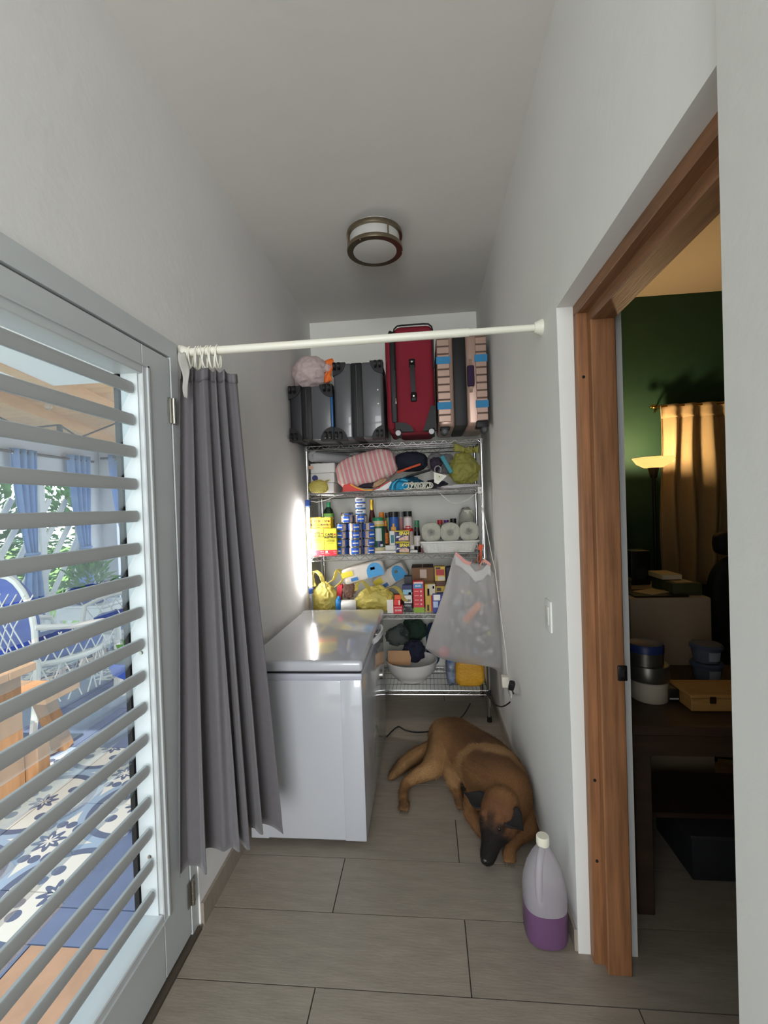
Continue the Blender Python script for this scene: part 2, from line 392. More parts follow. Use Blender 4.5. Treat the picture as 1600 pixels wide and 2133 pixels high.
# ------------------------------------------------------------------ right-hand room shell
struct(obj('wall_green', B().bb((.662, 3.66, 0), (3.3, 3.80, CEIL+.05)), m_green, smooth=0))
struct(obj('wall_side', B().bb((.663, 1.66, 0), (.668, 3.66, CEIL)), m_green, smooth=0))
struct(obj('wall_far', B().bb((3.0, .2, 0), (3.12, 3.66, CEIL)), m_green, smooth=0))
struct(obj('wall_front', B().bb((.662, .2, 0), (3.0, .32, CEIL)), m_green, smooth=0))
struct(obj('ceiling_room', B().bb((.662, .2, 3.075), (3.12, 3.80, 3.2)), m_rceil, smooth=0))
# ------------------------------------------------------------------ patio seen through the louvred door
PZ = -.15
m_border = M('blue_grey_tile', (104, 118, 146), rough=.4, var=.10, vscale=5, objvar=.05)
m_tan = M('tan_tile', (172, 138, 112), rough=.6, var=.12, vscale=6)
m_white = M('white_paint', (228, 230, 232), rough=.5)
m_pwall = M('patio_plaster', (196, 198, 204), rough=.85)
def pattern_mat():
    m = bpy.data.materials.new('patterned_tile'); m.use_nodes = True; nt = m.node_tree; N = nt.nodes; L = nt.links; b = N['Principled BSDF']; b.inputs['Roughness'].default_value = .45
    tc = N.new('ShaderNodeTexCoord'); sp = N.new('ShaderNodeSeparateXYZ'); L.new(tc.outputs['Object'], sp.inputs[0])
    def ma(op, a, c=None, d=None):
        n = N.new('ShaderNodeMath'); n.operation = op
        for i, v in enumerate((a, c, d)):
            if v is None: continue
            if isinstance(v, (int, float)): n.inputs[i].default_value = v
            else: L.new(v, n.inputs[i])
        return n.outputs[0]
    x = ma('DIVIDE', sp.outputs[0], .61); y = ma('DIVIDE', sp.outputs[1], .61)
    def ln(a, c): return ma('SQRT', ma('ADD', ma('MULTIPLY', a, a), ma('MULTIPLY', c, c)))
    r = ln(x, y); th = ma('ARCTAN2', y, x)
    cx = ma('SUBTRACT', .5, ma('ABSOLUTE', x)); cy = ma('SUBTRACT', .5, ma('ABSOLUTE', y)); d = ln(cx, cy); tc2 = ma('ARCTAN2', cy, cx)
    def band(v, lo, hi): return ma('MULTIPLY', ma('GREATER_THAN', v, lo), ma('LESS_THAN', v, hi))
    rr = ma('ADD', r, ma('MULTIPLY', ma('COSINE', ma('MULTIPLY', th, 8)), .028))
    dd = ma('ADD', d, ma('MULTIPLY', ma('COSINE', ma('MULTIPLY', tc2, 8)), .03))
    dark = ma('MAXIMUM', band(d, .385, .45), band(rr, .045, .105)); dark = ma('MAXIMUM', dark, band(dd, .03, .10))
    # curled leaves: four lobes round the flower, and along the arcs
    lobe = ln(ma('SUBTRACT', ma('ABSOLUTE', x), .20), ma('SUBTRACT', ma('ABSOLUTE', y), .045)); dark = ma('MAXIMUM', dark, band(lobe, .0, .045))
    lobe2 = ln(ma('SUBTRACT', ma('ABSOLUTE', x), .045), ma('SUBTRACT', ma('ABSOLUTE', y), .20)); dark = ma('MAXIMUM', dark, band(lobe2, .0, .045))
    ring = ln(ma('SUBTRACT', ma('ABSOLUTE', x), .17), ma('SUBTRACT', ma('ABSOLUTE', y), .17)); dark = ma('MAXIMUM', dark, band(ring, .045, .075))
    l3 = ln(ma('SUBTRACT', ma('ABSOLUTE', x), .35), ma('SUBTRACT', ma('ABSOLUTE', y), .30)); dark = ma('MAXIMUM', dark, band(l3, .0, .05))
    l4 = ln(ma('SUBTRACT', ma('ABSOLUTE', x), .30), ma('SUBTRACT', ma('ABSOLUTE', y), .40)); dark = ma('MAXIMUM', dark, band(l4, .0, .04))
    light = band(d, .45, .51)
    m1 = N.new('ShaderNodeMix'); m1.data_type = 'RGBA'; m2 = N.new('ShaderNodeMix'); m2.data_type = 'RGBA'
    m1.inputs[6].default_value = lin((214, 212, 202)); m1.inputs[7].default_value = lin((150, 170, 190)); m2.inputs[7].default_value = lin((92, 104, 128))
    L.new(light, m1.inputs[0]); L.new(m1.outputs[2], m2.inputs[6]); L.new(dark, m2.inputs[0]); L.new(m2.outputs[2], b.inputs['Base Color'])
    return m
m_pat = pattern_mat()
pf = struct(obj('floor_patio', B().bb((-7.6, -.6, -.35), (-1.0, 6.5, PZ-.006)), M('patio_grout', (120, 122, 126), rough=.95), smooth=0))
def ptile(name, x0, x1, y0, y1, mat, cache={}):
    k = (name, round(x1-x0, 3), round(y1-y0, 3)); loc = Vector(((x0+x1)/2, (y0+y1)/2, PZ))
    if k not in cache: cache[k] = obj('tile', B().box((0, 0, -.005), (x1-x0-.006, y1-y0-.006, .01)), mat, pf, smooth=0, loc=loc)
    else: o = cache[k].copy(); COL.objects.link(o); o.location = loc-_org['floor_patio']
for i in range(6):
    for j in range(5): ptile('p', -2.335-.61*i, -1.725-.61*i, 2.50-.61*j, 3.11-.61*j, m_pat)
    for j in range(3): ptile('p', -2.335-.61*i-.3, -1.725-.61*i-.3, 4.40+.61*j, 5.01+.61*j, m_pat)
for j in range(7): ptile('b', -1.725, -1.02, 1.82+.67*j, 1.82+.67*(j+1), m_border) if j < 3 else ptile('b', -2.025, -1.02, 1.82+.67*j, 1.82+.67*(j+1), m_border)
ptile('b', -1.725, -1.02, 1.652, 1.82, m_border); ptile('b', -1.725, -1.625, 0.3, 1.652, m_border)
for i in range(9):
    for j in range(2): ptile('b', -2.025-.62*(i+1)+.3*(j*0), -2.025-.62*i, 3.11+.645*j, 3.755+.645*j, m_border)
ptile('b', -2.025, -1.725, 3.11, 3.83, m_border)
for j in range(4): ptile('t', -1.625, -1.02, 1.652-.335*(j+1), 1.652-.335*j, m_tan)
# roof over the patio: white slab in front, pine boards behind
struct(obj('ceiling_patio', B().bb((-7.6, 1.9, 2.50), (-1.06, 3.08, 2.70)), m_white, smooth=0))
m_pine = M('pine_boards', (205, 160, 112), rough=.55, var=.12, vscale=5, stretch=(.6, 6, 6), objvar=.08)
roof = struct(obj('roof_patio', B().bb((-7.6, 3.08, 2.64), (-1.06, 6.6, 2.72)), m_pine, smooth=0))
pk = None
for i in range(25):
    y = 3.155+.142*i
    if pk is None: pk = obj('plank', B().box((0, 0, 0), (6.5, .135, .02)), m_pine, roof, smooth=0, loc=(-4.33, y, 2.60))
    else: c = pk.copy(); COL.objects.link(c); c.location = Vector((-4.33, y, 2.60))-_org['roof_patio']
for (p, q) in (((0, 842), (215, 923)), ((100, 808), (300, 892)), ((-200, 850), (60, 930))):
    a = at(*p, Z=2.49); c = at(*q, Z=2.49); d = (c-a).normalized(); a = a-d*.6; c = c+d*.3
    ang = math.atan2(d.y, d.x)
    obj('beam', B().box((a+c)/2+Vector((0, 0, .05)), ((c-a).length, .10, .10), rot=(0, 0, ang)), m_pine, roof, smooth=0)
# patio sides: header band, corner column, white wall
struct(obj('wall_patio', B().bb((-4.95, 2.0, 2.15), (-4.80, 6.4, 2.62)).bb((-4.97, 6.02, PZ), (-4.79, 6.42, 2.15)).bb((-4.79, 6.32, PZ), (-4.55, 6.44, 2.62)).bb((-4.55, 6.32, 2.15), (-1.06, 6.44, 2.62))
            .bb((-3.55, 6.32, PZ), (-1.06, 6.44, 2.15)), m_pwall, smooth=0))
# lattice rail between the columns
lat = thing('lattice_rail', 'white wooden lattice screen between patio columns in front of garden', 'lattice', (-4.86, 4.3, PZ))
m_lat = M('lattice_white', (226, 230, 232), rough=.55)
obj('post', B().rbb((-4.90, 5.28, PZ), (-4.81, 5.37, 2.15), r=.006, seg=1), m_lat, lat, smooth=0)
obj('post', B().rbb((-4.90, 3.80, PZ), (-4.81, 3.89, 2.15), r=.006, seg=1), m_lat, lat, smooth=0)
for k in range(21):
    for sgn in ((1, -1) if k % 2 else (1,)):
        y0 = 2.05+.27*k; p0 = Vector((-4.85-.02*sgn, y0, PZ+.02)); L_ = 2.3
        a = p0 if sgn > 0 else p0; e = a+Vector((0, sgn*math.cos(R(56))*L_, math.sin(R(56))*L_))
        ys = sorted((a.y, e.y))
        if ys[0] < 2.0 or ys[1] > 6.05:
            # clip to the bay
            t = 1.0
            if e.y > 6.05: t = (6.05-a.y)/(e.y-a.y)
            if e.y < 2.0: t = (2.0-a.y)/(e.y-a.y)
            if a.y > 6.05 or a.y < 2.0 or t < .08: continue
            e = a+(e-a)*t
        d = e-a; ang = math.atan2(d.z, d.y)
        obj('lath', B().box((a+e)/2, (.022, d.length, .07), rot=(ang, 0, 0)), m_lat, lat, smooth=0)
# pale blue curtains tied back on brown rods
m_pc = M('pale_blue_voile', (150, 182, 226), rough=.8, transl=.5)
m_rodb = M('brown_rod', (74, 54, 52), rough=.5)
def patio_curtain(label, c, along, wt, wb, ztop, zt, seed):
    """gathered panel: c centre, along = unit direction of the rod"""
    al = Vector(along); nn = Vector((-al.y, al.x, 0)); b = B()
    def fn(u, v):
        z = ztop+(zt-ztop)*v; k = wt+(wb-wt)*(v**1.5); off = (u-.5)*k
        f = math.sin(u*PI*7+seed)*.035*(1-.4*v)
        return Vector(c)+al*(off+.06*v*v)+nn*f+Vector((0, 0, z-c[2]))
    b.grid(fn, 42, 14)
    t = thing('patio_curtain', label, 'curtain', (c[0], c[1], zt), 'pale blue patio curtains')
    obj('panel', b, m_pc, t, solid=.003)
    def tail(u, v):
        z = zt+(PZ+.5-zt)*v; k = wb+(wt*.75-wb)*min(1, v*1.6)
        return Vector(c)+al*((u-.5)*k+.06)+nn*math.sin(u*PI*6+seed)*.03+Vector((0, 0, z-c[2]))
    obj('lower_panel', B().grid(tail, 36, 12), m_pc, t, solid=.003)
    obj('tie_band', B().tube([Vector(c)+al*(.06+math.cos(a)*wb*.55)+nn*math.sin(a)*.05+Vector((0, 0, zt-c[2])) for a in [2*PI*i/14 for i in range(14)]], .018, seg=6, closed=True), m_pc, t)
    for k in (-.3, 0, .3):
        p = Vector(c)+al*(k*wt)+Vector((0, 0, ztop-.05-c[2]))
        obj('grommet', B().tube([p+nn*.0+al.cross(nn)*0+Vector((al.x*math.cos(a)*.035, al.y*math.cos(a)*.035, math.sin(a)*.035))+nn*.02 for a in [2*PI*i/12 for i in range(12)]], .006, seg=5, closed=True), m_steel, t)
patio_curtain('pale blue patio curtain tied back on garden side, farthest from corner', (-4.70, 4.97, 2.2), (0, 1, 0), .34, .14, 2.36, 1.12, .3)
patio_curtain('pale blue patio curtain tied back beside the white corner column', (-4.70, 5.82, 2.2), (0, 1, 0), .36, .16, 2.38, 1.12, 1.2)
patio_curtain('pale blue patio curtain around the corner behind the armchair', (-4.36, 6.22, 2.2), (1, 0, 0), .46, .18, 2.42, 1.10, 2.1)
tag(obj('curtain_rod', B().cyl((-4.72, 2.6, 2.32), (-4.72, 6.12, 2.32), .016, seg=10), m_rodb), 'brown curtain rod along the lattice side of the patio', 'curtain rod')
tag(obj('curtain_rod', B().cyl((-4.70, 6.24, 2.38), (-3.2, 6.24, 2.38), .016, seg=10), m_rodb), 'brown curtain rod on the end wall of the patio', 'curtain rod')
# armchairs of painted rattan with blue cushions
m_rat = M('white_rattan', (214, 214, 208), rough=.6); m_blue = M('blue_cushion', (38, 68, 152), rough=.8, var=.08, vscale=10)
def armchair(label, loc, rz):
    t = thing('rattan_armchair', label, 'armchair', (0, 0, 0), 'white rattan patio armchairs')
    arc = [(.30*math.sin(a), .30-.02*math.cos(a), .55+.42*math.cos(a)) for a in np.linspace(-1.75, 1.75, 17)]
    obj('back_frame', B().tube(arc, .018, 8), m_rat, t, loc=(0, 0, 0))
    for s in (-1, 1):
        obj('arm', B().tube([(s*.30, .30, .66), (s*.34, .10, .62), (s*.35, -.12, .60), (s*.33, -.26, .56), (s*.29, -.30, .42)], .018, 8), m_rat, t, loc=(0, 0, 0))
        obj('leg', B().tube([(s*.29, -.28, .42), (s*.28, -.29, .2), (s*.30, -.31, 0)], .02, 8), m_rat, t, loc=(0, 0, 0))
        obj('leg', B().tube([(s*.27, .27, .45), (s*.27, .29, .2), (s*.29, .33, 0)], .02, 8), m_rat, t, loc=(0, 0, 0))
    obj('seat_ring', B().tube([(.31*math.cos(a), .30*math.sin(a), .40) for a in np.linspace(0, 2*PI, 25)[:-1]], .018, 8, closed=True), m_rat, t, loc=(0, 0, 0))
    b = B()
    for k in range(15):       # woven skirt and back
        a = -PI+2*PI*k/15
        for s in (-1, 1):
            a2 = a+s*.35; b.tube([(.31*math.cos(a), .30*math.sin(a), .41), (.32*math.cos((a+a2)/2), .31*math.sin((a+a2)/2), .28), (.31*math.cos(a2), .30*math.sin(a2), .14)], .0045, 4)
    obj('woven_skirt', b, m_rat, t, loc=(0, 0, 0))
    b = B()
    for k in range(9):
        for s in (-1, 1):
            x0 = -.28+.07*k; x1 = x0+s*.30
            if abs(x1) > .30: continue
            b.tube([(x0, .29, .42), ((x0+x1)/2, .315, .66), (x1, .30, .86)], .004, 4)
    for s in (-1, 1):
        for k in range(6):
            for q in (-1, 1): b.tube([(s*.30, .26-.09*k, .42), (s*.335, .26-.09*k+q*.10, .60)], .004, 4)
    obj('woven_back', b, m_rat, t, loc=(0, 0, 0))
    obj('seat_cushion', B().blob((0, -.01, .45), (.285, .275, .06), amp=.03, sq=3, nu=28, nv=14), m_blue, t, loc=(0, 0, 0))
    obj('back_cushion', B().blob((0, .235, .70), (.235, .06, .26), amp=.03, sq=2.2, nu=28, nv=16, rot=(-.1, 0, 0)), m_blue, t, loc=(0, 0, 0))
    t.location = loc; t.rotation_euler = (0, 0, rz); t.scale = (1.28, 1.28, 1.28); return t
armchair('white rattan armchair with blue cushions in front of lattice', (-3.36, 3.72, PZ), R(168))
armchair('white rattan armchair with blue cushions beside planter table', (-3.22, 4.72, PZ), R(-30))
# drawer table with a planted blue pot
t = thing('side_table', 'white patio side table with one drawer holding a potted plant', 'table', (-4.22, 5.35, PZ))
obj('table_top', B().rbb((-4.55, 5.10, .44), (-3.90, 5.60, .47), r=.006, seg=1), m_white, t, smooth=0)
dr = obj('drawer', B().rbb((-3.95, 5.14, .30), (-3.925, 5.56, .42), r=.004, seg=1), m_white, t, smooth=0); obj('knob', B().blob((-3.91, 5.35, .36), (.015, .018, .015), amp=0, nu=10, nv=8), m_gasket, dr)
obj('drawer_box', B().bb((-4.52, 5.13, .29), (-3.95, 5.57, .44)), m_white, t, smooth=0)
obj('lower_shelf', B().bb((-4.52, 5.13, .02), (-3.94, 5.57, .05)), m_white, t, smooth=0)
for x in (-4.50, -3.96):
    for y in (5.15, 5.55): obj('leg', B().bb((x-.025, y-.025, PZ), (x+.025, y+.025, .30)), m_white, t, smooth=0)
m_leaf = M('leaf_green', (92, 142, 70), rough=.5, transl=.3, objvar=.15)
def leafy(name, parent, c, rad, n, seed, size=(.10, .035), up=.6, mat=None, kind=None):
    rnd = random.Random(seed); b = B()
    for i in range(n):
        a = rnd.random()*2*PI; el = rnd.uniform(-.2, 1.2) if up > .5 else rnd.uniform(-1.2, 1.4)
        d = Vector((math.cos(a)*math.cos(el), math.sin(a)*math.cos(el), math.sin(el))); r = rnd.uniform(.45, 1.0)
        p = Vector(c)+Vector((d.x*rad[0]*r, d.y*rad[1]*r, d.z*rad[2]*r)); l = size[0]*rnd.uniform(.6, 1.3); w_ = size[1]*rnd.uniform(.7, 1.2)
        t_ = (d+Vector((rnd.uniform(-.6, .6), rnd.uniform(-.6, .6), rnd.uniform(-.3, .6)))).normalized(); s_ = t_.cross(Vector((rnd.random()-.5, rnd.random()-.5, 1))).normalized()
        nrm = s_.cross(t_)*.15*l
        b.add([p, p+t_*l*.45+s_*w_+nrm, p+t_*l, p+t_*l*.45-s_*w_+nrm], [(0, 1, 2), (0, 2, 3)])
    o = obj(name, b, mat or m_leaf, parent, smooth=0, fix=False)
    if kind: o['kind'] = kind
    return o
t = thing('potted_plant', 'leafy green plant in round blue pot on white side table', 'plant', (-4.20, 5.30, .47))
obj('pot', B().lathe([(.001, .47), (.14, .47), (.215, .53), (.235, .60), (.20, .67), (.18, .68), (.17, .66), (.001, .65)], (-4.20, 5.30, 0), 28), m_blue, t)
leafy('leaves', t, (-4.20, 5.30, .66), (.26, .26, .34), 150, 4, (.16, .03))
# timber table close to the door
m_tw = M('weathered_wood', (168, 128, 92), rough=.6, var=.16, vscale=6, stretch=(5, 5, .7), objvar=.05)
t = thing('timber_table', 'heavy timber plank table with slanting brace on the patio', 'table', (-2.9, 2.45, PZ))
for k in range(3): obj('top_plank', B().rbb((-3.55, 2.06+.19*k, .60), (-2.46, 2.245+.19*k, .65), r=.004, seg=1), m_tw, t, smooth=0)
for k in range(2): obj('leg_board', B().rbb((-2.58, 2.20+.19*k, PZ), (-2.52, 2.385+.19*k, .60), r=.004, seg=1), m_tw, t, smooth=0)
obj('foot_block', B().rbb((-2.60, 2.60, PZ), (-2.46, 2.70, .12), r=.006, seg=1), m_tw, t, smooth=0)
t = thing('timber_bench', 'timber bench with a slanted leg behind the plank table', 'bench', (-2.95, 3.0, PZ))
obj('seat_plank', B().rbb((-3.6, 2.72, .33), (-2.50, 3.02, .38), r=.005, seg=1), m_tw, t, smooth=0)
a, c = Vector((-2.72, 2.92, .34)), Vector((-2.72, 3.10, PZ+.0))
obj('slanted_leg', B().box((a+c)/2, (.10, .09, (c-a).length*.98), rot=((c-a).to_track_quat('Z', 'Y')).to_euler()), m_tw, t, smooth=0)
obj('slanted_leg', B().box((-3.4, 3.01, .10), (.10, .09, .5), rot=(.33, 0, 0)), m_tw, t, smooth=0)
# slim planter stand by the jamb
t = thing('planter_stand', 'blue planter bowl with greenery on slim dark metal stand', 'planter', (-1.60, 2.24, PZ))
obj('bowl', B().lathe([(.001, .74), (.06, .74), (.14, .80), (.16, .86), (.15, .865), (.13, .82), (.001, .80)], (-1.50, 2.24, -.05), 24), m_blue, t)
leafy('leaves', t, (-1.50, 2.24, .80), (.12, .12, .09), 50, 9, (.07, .025))
obj('pole', B().cyl((-1.52, 2.20, PZ), (-1.50, 2.24, .70), .008, seg=8), M('slate_metal', (52, 62, 88), rough=.5), t)
obj('foot', B().tube([(-1.64, 2.28, PZ+.006), (-1.52, 2.20, PZ+.10), (-1.44, 2.04, PZ+.006)], .007, 6), M('slate_metal', (52, 62, 88)), t)
obj('foot', B().tube([(-1.52, 2.20, PZ+.10), (-1.42, 2.30, PZ+.006)], .007, 6), M('slate_metal', (52, 62, 88)), t)
# string lights under the roof
m_cable = M('dark_cable', (60, 50, 46), rough=.7); m_bulb = M('clear_bulb', (236, 232, 222), rough=.05, trans=.85)
t = thing('string_lights', 'string of clear bulbs on a dark cable under the pine roof', 'string lights', (-3.2, 3.9, 2.3))
pts = [at(-60, 840, X=-3.2), at(20, 880, X=-3.2), at(60, 892, X=-3.2), at(124, 885, X=-3.2), at(165, 912, X=-3.2), at(246, 880, X=-3.2)]
pts2 = [at(60, 800, X=-3.2), at(100, 812, X=-3.2), at(160, 838, X=-3.2), at(240, 808, X=-3.2), at(290, 850, X=-3.2)]
cb = B()
for P_ in (pts, pts2): cb.tube(P_, .008, 6)
obj('cable', cb, m_cable, t)
for p in (pts[3], pts[5], pts2[1], pts2[3]):
    s_ = obj('socket', B().cyl(p, p-Vector((0, 0, .07)), .022, seg=10), m_cable, t)
    obj('bulb', B().lathe([(.001, -.17), (.025, -.165), (.036, -.13), (.03, -.09), (.02, -.07), (.001, -.07)], p, 12), m_bulb, s_)
# garden
struct(obj('lawn', B().bb((-30, -14, -.45), (-4.97, 26, -.30)), M('lawn_grass', (110, 150, 62), rough=.9, var=.2, vscale=8, bump=.5, bscale=120), smooth=0))
m_hedge = M('hedge_green', (58, 98, 46), rough=.6, transl=.25, var=.3, vscale=3)
for i, (x, y, h, lab) in enumerate(((-7.3, 3.2, 1.7, 'dense green garden shrub behind lattice, one nearest the hall'), (-7.6, 6.7, 2.1, 'dense green garden shrub with pink flowers behind lattice'), (-8.0, 10.3, 2.4, 'tall green garden shrub farthest along the hedge'), (-11.3, 8.4, 3.4, 'large dark green tree crown rising behind the shrubs'))):
    t = thing('garden_shrub' if i < 3 else 'garden_tree', lab, 'shrub' if i < 3 else 'tree', (x, y, -.3))
    leafy('foliage', t, (x, y, h*.45), (1.2, 1.5, h*.75), 1700, 30+i, (.20, .07), up=.2, mat=m_hedge)
    obj('trunk', B().tube([(x, y, -.32), (x+.05, y+.03, h*.4), (x, y, h*.7)], [.07, .06, .04], 8), m_tw, t)
    if i == 1: leafy('blossoms', t, (x+.4, y-.7, .75), (.9, .9, .5), 30, 77, (.10, .06), up=.2, mat=M('pink_blossom', (214, 70, 110), rough=.6))
# ------------------------------------------------------------------ ceiling lamp
m_nickel = M('bronze_nickel', (140, 128, 108), rough=.32, metal=1.); m_opal = M('opal_glass', (222, 220, 214), rough=.35, transl=.3)
cx, cy = -.243, 2.58
t = thing('ceiling_lamp', 'round flush ceiling lamp with two dark bands and opal glass', 'lamp', (cx, cy, 2.985))
obj('glass_drum', B().lathe([(.140, CEIL-.002), (.140, 3.00), (.130, 2.985), (.09, 2.975), (.001, 2.970)], (cx, cy, 0), 48), m_opal, t)
for z in (3.072, 2.993): obj('band', B().lathe([(.144, z-.010), (.156, z-.010), (.158, z), (.156, z+.012), (.144, z+.012), (.144, z-.010)], (cx, cy, 0), 48), m_nickel, t)
for a in (R(65), R(185), R(305)): obj('strut', B().bb((-.004, -.003, 2.99), (.004, .003, 3.08)), m_nickel, t, loc=(cx+.150*math.cos(a), cy+.150*math.sin(a), 0))
for a in (R(5), R(125), R(245)): obj('finial', B().blob((cx+.152*math.cos(a), cy+.152*math.sin(a), 2.980), (.005, .005, .006), amp=0, nu=8, nv=6), m_nickel, t)

# ------------------------------------------------------------------ tension rod, rings, curtain
m_rod = M('cream_enamel', (226, 225, 210), rough=.35)
ra, rb = Vector((XL(2.165)+.001, 1.672, 2.160)), Vector((XR(2.2)-.001, 1.776, 2.203)); rd = (rb-ra).normalized()
t = thing('tension_rod', 'cream tension rod spanning the hall below the ceiling', 'curtain rod', ra)
obj('thick_tube', B().cyl(ra+rd*.02, ra+(rb-ra)*.80, .0155, seg=20), m_rod, t)
obj('thin_tube', B().cyl(ra+(rb-ra)*.80, rb-rd*.02, .0130, seg=20), m_rod, t)
for p, s in ((ra, 1), (rb, -1)): obj('end_flange', B().cyl(p, p+rd*s*.010, .030, .028, seg=24).cyl(p+rd*s*.010, p+rd*s*.030, .027, .018, seg=24), m_rod, t)
ca0, ca1 = Vector((-.872, 1.588, 2.085)), Vector((-.722, 1.682, 2.085))       # gathered top of the curtain
cb0, cb1 = Vector((-.872, 1.478, .290)), Vector((-.662, 1.722, .290))
m_cur = M('grey_curtain', (98, 95, 98), rough=.95, var=.04, vscale=40, bump=.15, bscale=260, sheen=.2)
NF = 5.0
def curt(u, v):
    a = ca0.lerp(cb0, v); c = ca1.lerp(cb1, v**1.1); p = a.lerp(c, u); d = (c-a).normalized(); n = Vector((d.y, -d.x, 0))
    wob = noise.noise(Vector((u*3.1, v*1.3, 4.2)))*.5
    ph = 2*PI*(NF*u+.30*math.sin(2*PI*u*1.15+.6)+.16*math.sin(2*PI*u*2.7+1.9))+.9*math.sin(v*1.7+u*2.6)+wob*1.6
    amp = (.028+.044*v)*(.55+.45*math.sin(u*PI)**.5)*(.75+.45*noise.noise(Vector((u*6.3, .7, v*.8))))
    s = math.sin(ph); s = math.copysign(abs(s)**.75, s)
    p = p+n*(amp*s)+d*(.012*math.cos(ph)*(.4+v))
    if u > .93: p += Vector((.022*(u-.93)/.07*v, .05*(u-.93)/.07, -.045*v*(u-.93)/.07))
    if v > .97: p.z += .012*math.sin(ph*.5+1)
    if v < .04: p.z -= .012*(.5+.5*math.sin(ph+1.2))
    p.z += .015*(1-u)*v+.02*v*u
    p.x = max(p.x, XL(p.z)+.012)
    return p
t = thing('curtain', 'long grey fabric curtain bunched against the left wall beside freezer', 'curtain', (-.80, 1.62, .29))
obj('panel', B().grid(curt, 230, 60), m_cur, t, solid=.002, smooth=70)
def hem(u, v):
    p = curt(u, .0+v*.028); q = curt(min(1, u+.004), .0); d = (q-curt(max(0, u-.004), 0)); n = Vector((d.y, -d.x, 0)); n.normalize(); return p+n*.0025
obj('top_hem', B().grid(hem, 200, 3), M('grey_hem', (104, 101, 104), rough=.95, bump=.15, bscale=260), t, solid=.002, smooth=70)
def flap(u, v):
    q = at(371+12*u+14*v, 733+95*v, Y=1.535); return q+Vector((0, -.008*math.sin(v*9+u*2), .003*math.sin(u*9)))+Vector((0, .018*u, -.02*u*v*(1 if v > .8 else .3)))
obj('torn_lining', B().grid(lambda u, v: flap(u*(1-.75*v**3), v), 5, 18), M('lining_white', (170, 168, 162), rough=.9), t, solid=.0015, smooth=70)
for i in range(11):
    f_ = .012+.135*(i/10)**.92; p = ra+rd*f_; ring = []
    tilt = .006*math.sin(i*2.3)
    for k in range(19):
        a = 2*PI*k/18*.93+.25; ring.append(p+Vector((tilt*math.cos(a)+.012*math.sin(a*.5)*(1 if i % 2 else -1)*.5, .030*math.sin(a)*.72, -.024+.044*math.cos(a))))
    o = obj('curtain_ring', B().tube(ring, .0026, 6), m_rod); tag(o, 'white plastic curtain ring on cream rod above the grey curtain', 'curtain ring', 'white rings holding the grey curtain')

# ------------------------------------------------------------------ chest freezer
m_fr = M('white_enamel', (186, 189, 195), rough=.14, coat=.5); m_frg = M('grey_lid_edge', (176, 178, 190), rough=.3)
m_dark = M('dark_gap', (20, 20, 24), rough=.9)
FX0, FX1, FY0, FY1 = -.858, -.318, 2.030, 3.050
t = thing('chest_freezer', 'white chest freezer with glossy lid standing along the left wall', 'freezer', (-.59, 2.54, 0))
obj('body', B().rbb((FX0, FY0, .028), (FX1, FY1, .768), r=.010, seg=3), m_fr, t)
obj('corner_panel', B().rbb((FX1-.098, FY0-.0025, .030), (FX1+.0005, FY0+.02, .768), r=.004, seg=2), m_fr, t)
obj('corner_panel', B().rbb((FX0-.0005, FY0-.0025, .030), (FX0+.085, FY0+.02, .768), r=.004, seg=2), m_fr, t)
obj('top_rim', B().rbb((FX0-.002, FY0-.004, .766), (FX1+.003, FY1+.002, .797), r=.005, seg=2), m_frg, t)
obj('gasket', B().bb((FX0+.004, FY0+.004, .796), (FX1-.003, FY1-.004, .807)), m_dark, t, smooth=0)
lid = obj('lid', B().rbb((FX0-.004, FY0-.012, .806), (FX1+.008, FY1+.006, .857), r=.016, seg=4), m_fr, t)
hy = 2.60
hb = B()
hp = [(FX1+.004, hy-.15, .815), (FX1+.022, hy-.13, .822), (FX1+.036, hy-.06, .826), (FX1+.040, hy, .826), (FX1+.036, hy+.06, .826), (FX1+.022, hy+.13, .822), (FX1+.004, hy+.15, .815)]
hb.strip(hp, .028, axis=(0, 0, 1), th=.010); obj('handle', hb, M('pale_grey_plastic', (206, 206, 210), rough=.35), lid)
obj('lock', B().cyl((FX1+.006, hy, .812), (FX1+.014, hy, .812), .010, seg=14), m_steel, lid)
bd = obj('badge', B().cyl((FX1-.001, 2.90, .47), (FX1+.005, 2.90, .47), .030, seg=28), m_steel, t); obj('badge_face', B().cyl((FX1+.004, 2.90, .47), (FX1+.006, 2.90, .47), .023, seg=24), m_fr, bd)
for x in (FX0+.06, FX1-.06):
    for y in (FY0+.06, FY1-.06): obj('foot', B().cyl((x, y, .0), (x, y, .03), .02, seg=14), m_dark, t)

# ------------------------------------------------------------------ chrome wire rack
m_chr = M('chrome', (205, 205, 206), rough=.18, metal=1.); m_blk = M('black_plastic', (20, 20, 21), rough=.5)
RX0, RX1, RYF, RYB = -.858, .396, 3.262, 3.700
LV = [2.000, 1.655, 1.196, .768, .224]          # top of each wire deck
t = thing('wire_rack', 'tall chrome wire shelving rack filled with household stores', 'shelving', (-.23, 3.48, 0))
rack = t
for x in (RX0, RX1):
    for y in (RYF, RYB):
        p = obj('post', B().cyl((x, y, .03), (x, y, 2.002), .0125, seg=14), m_chr, t)
        obj('post_cap', B().cyl((x, y, 2.002), (x, y, 2.0045), .0135, seg=14), m_blk, p)
        obj('foot', B().cyl((x, y, 0), (x, y, .035), .018, .015, seg=12), m_blk, p)
        for z in LV: obj('sleeve', B().cyl((x, y, z-.036), (x, y, z+.002), .0185, .016, seg=14), m_blk if z < 1 else m_chr, p)
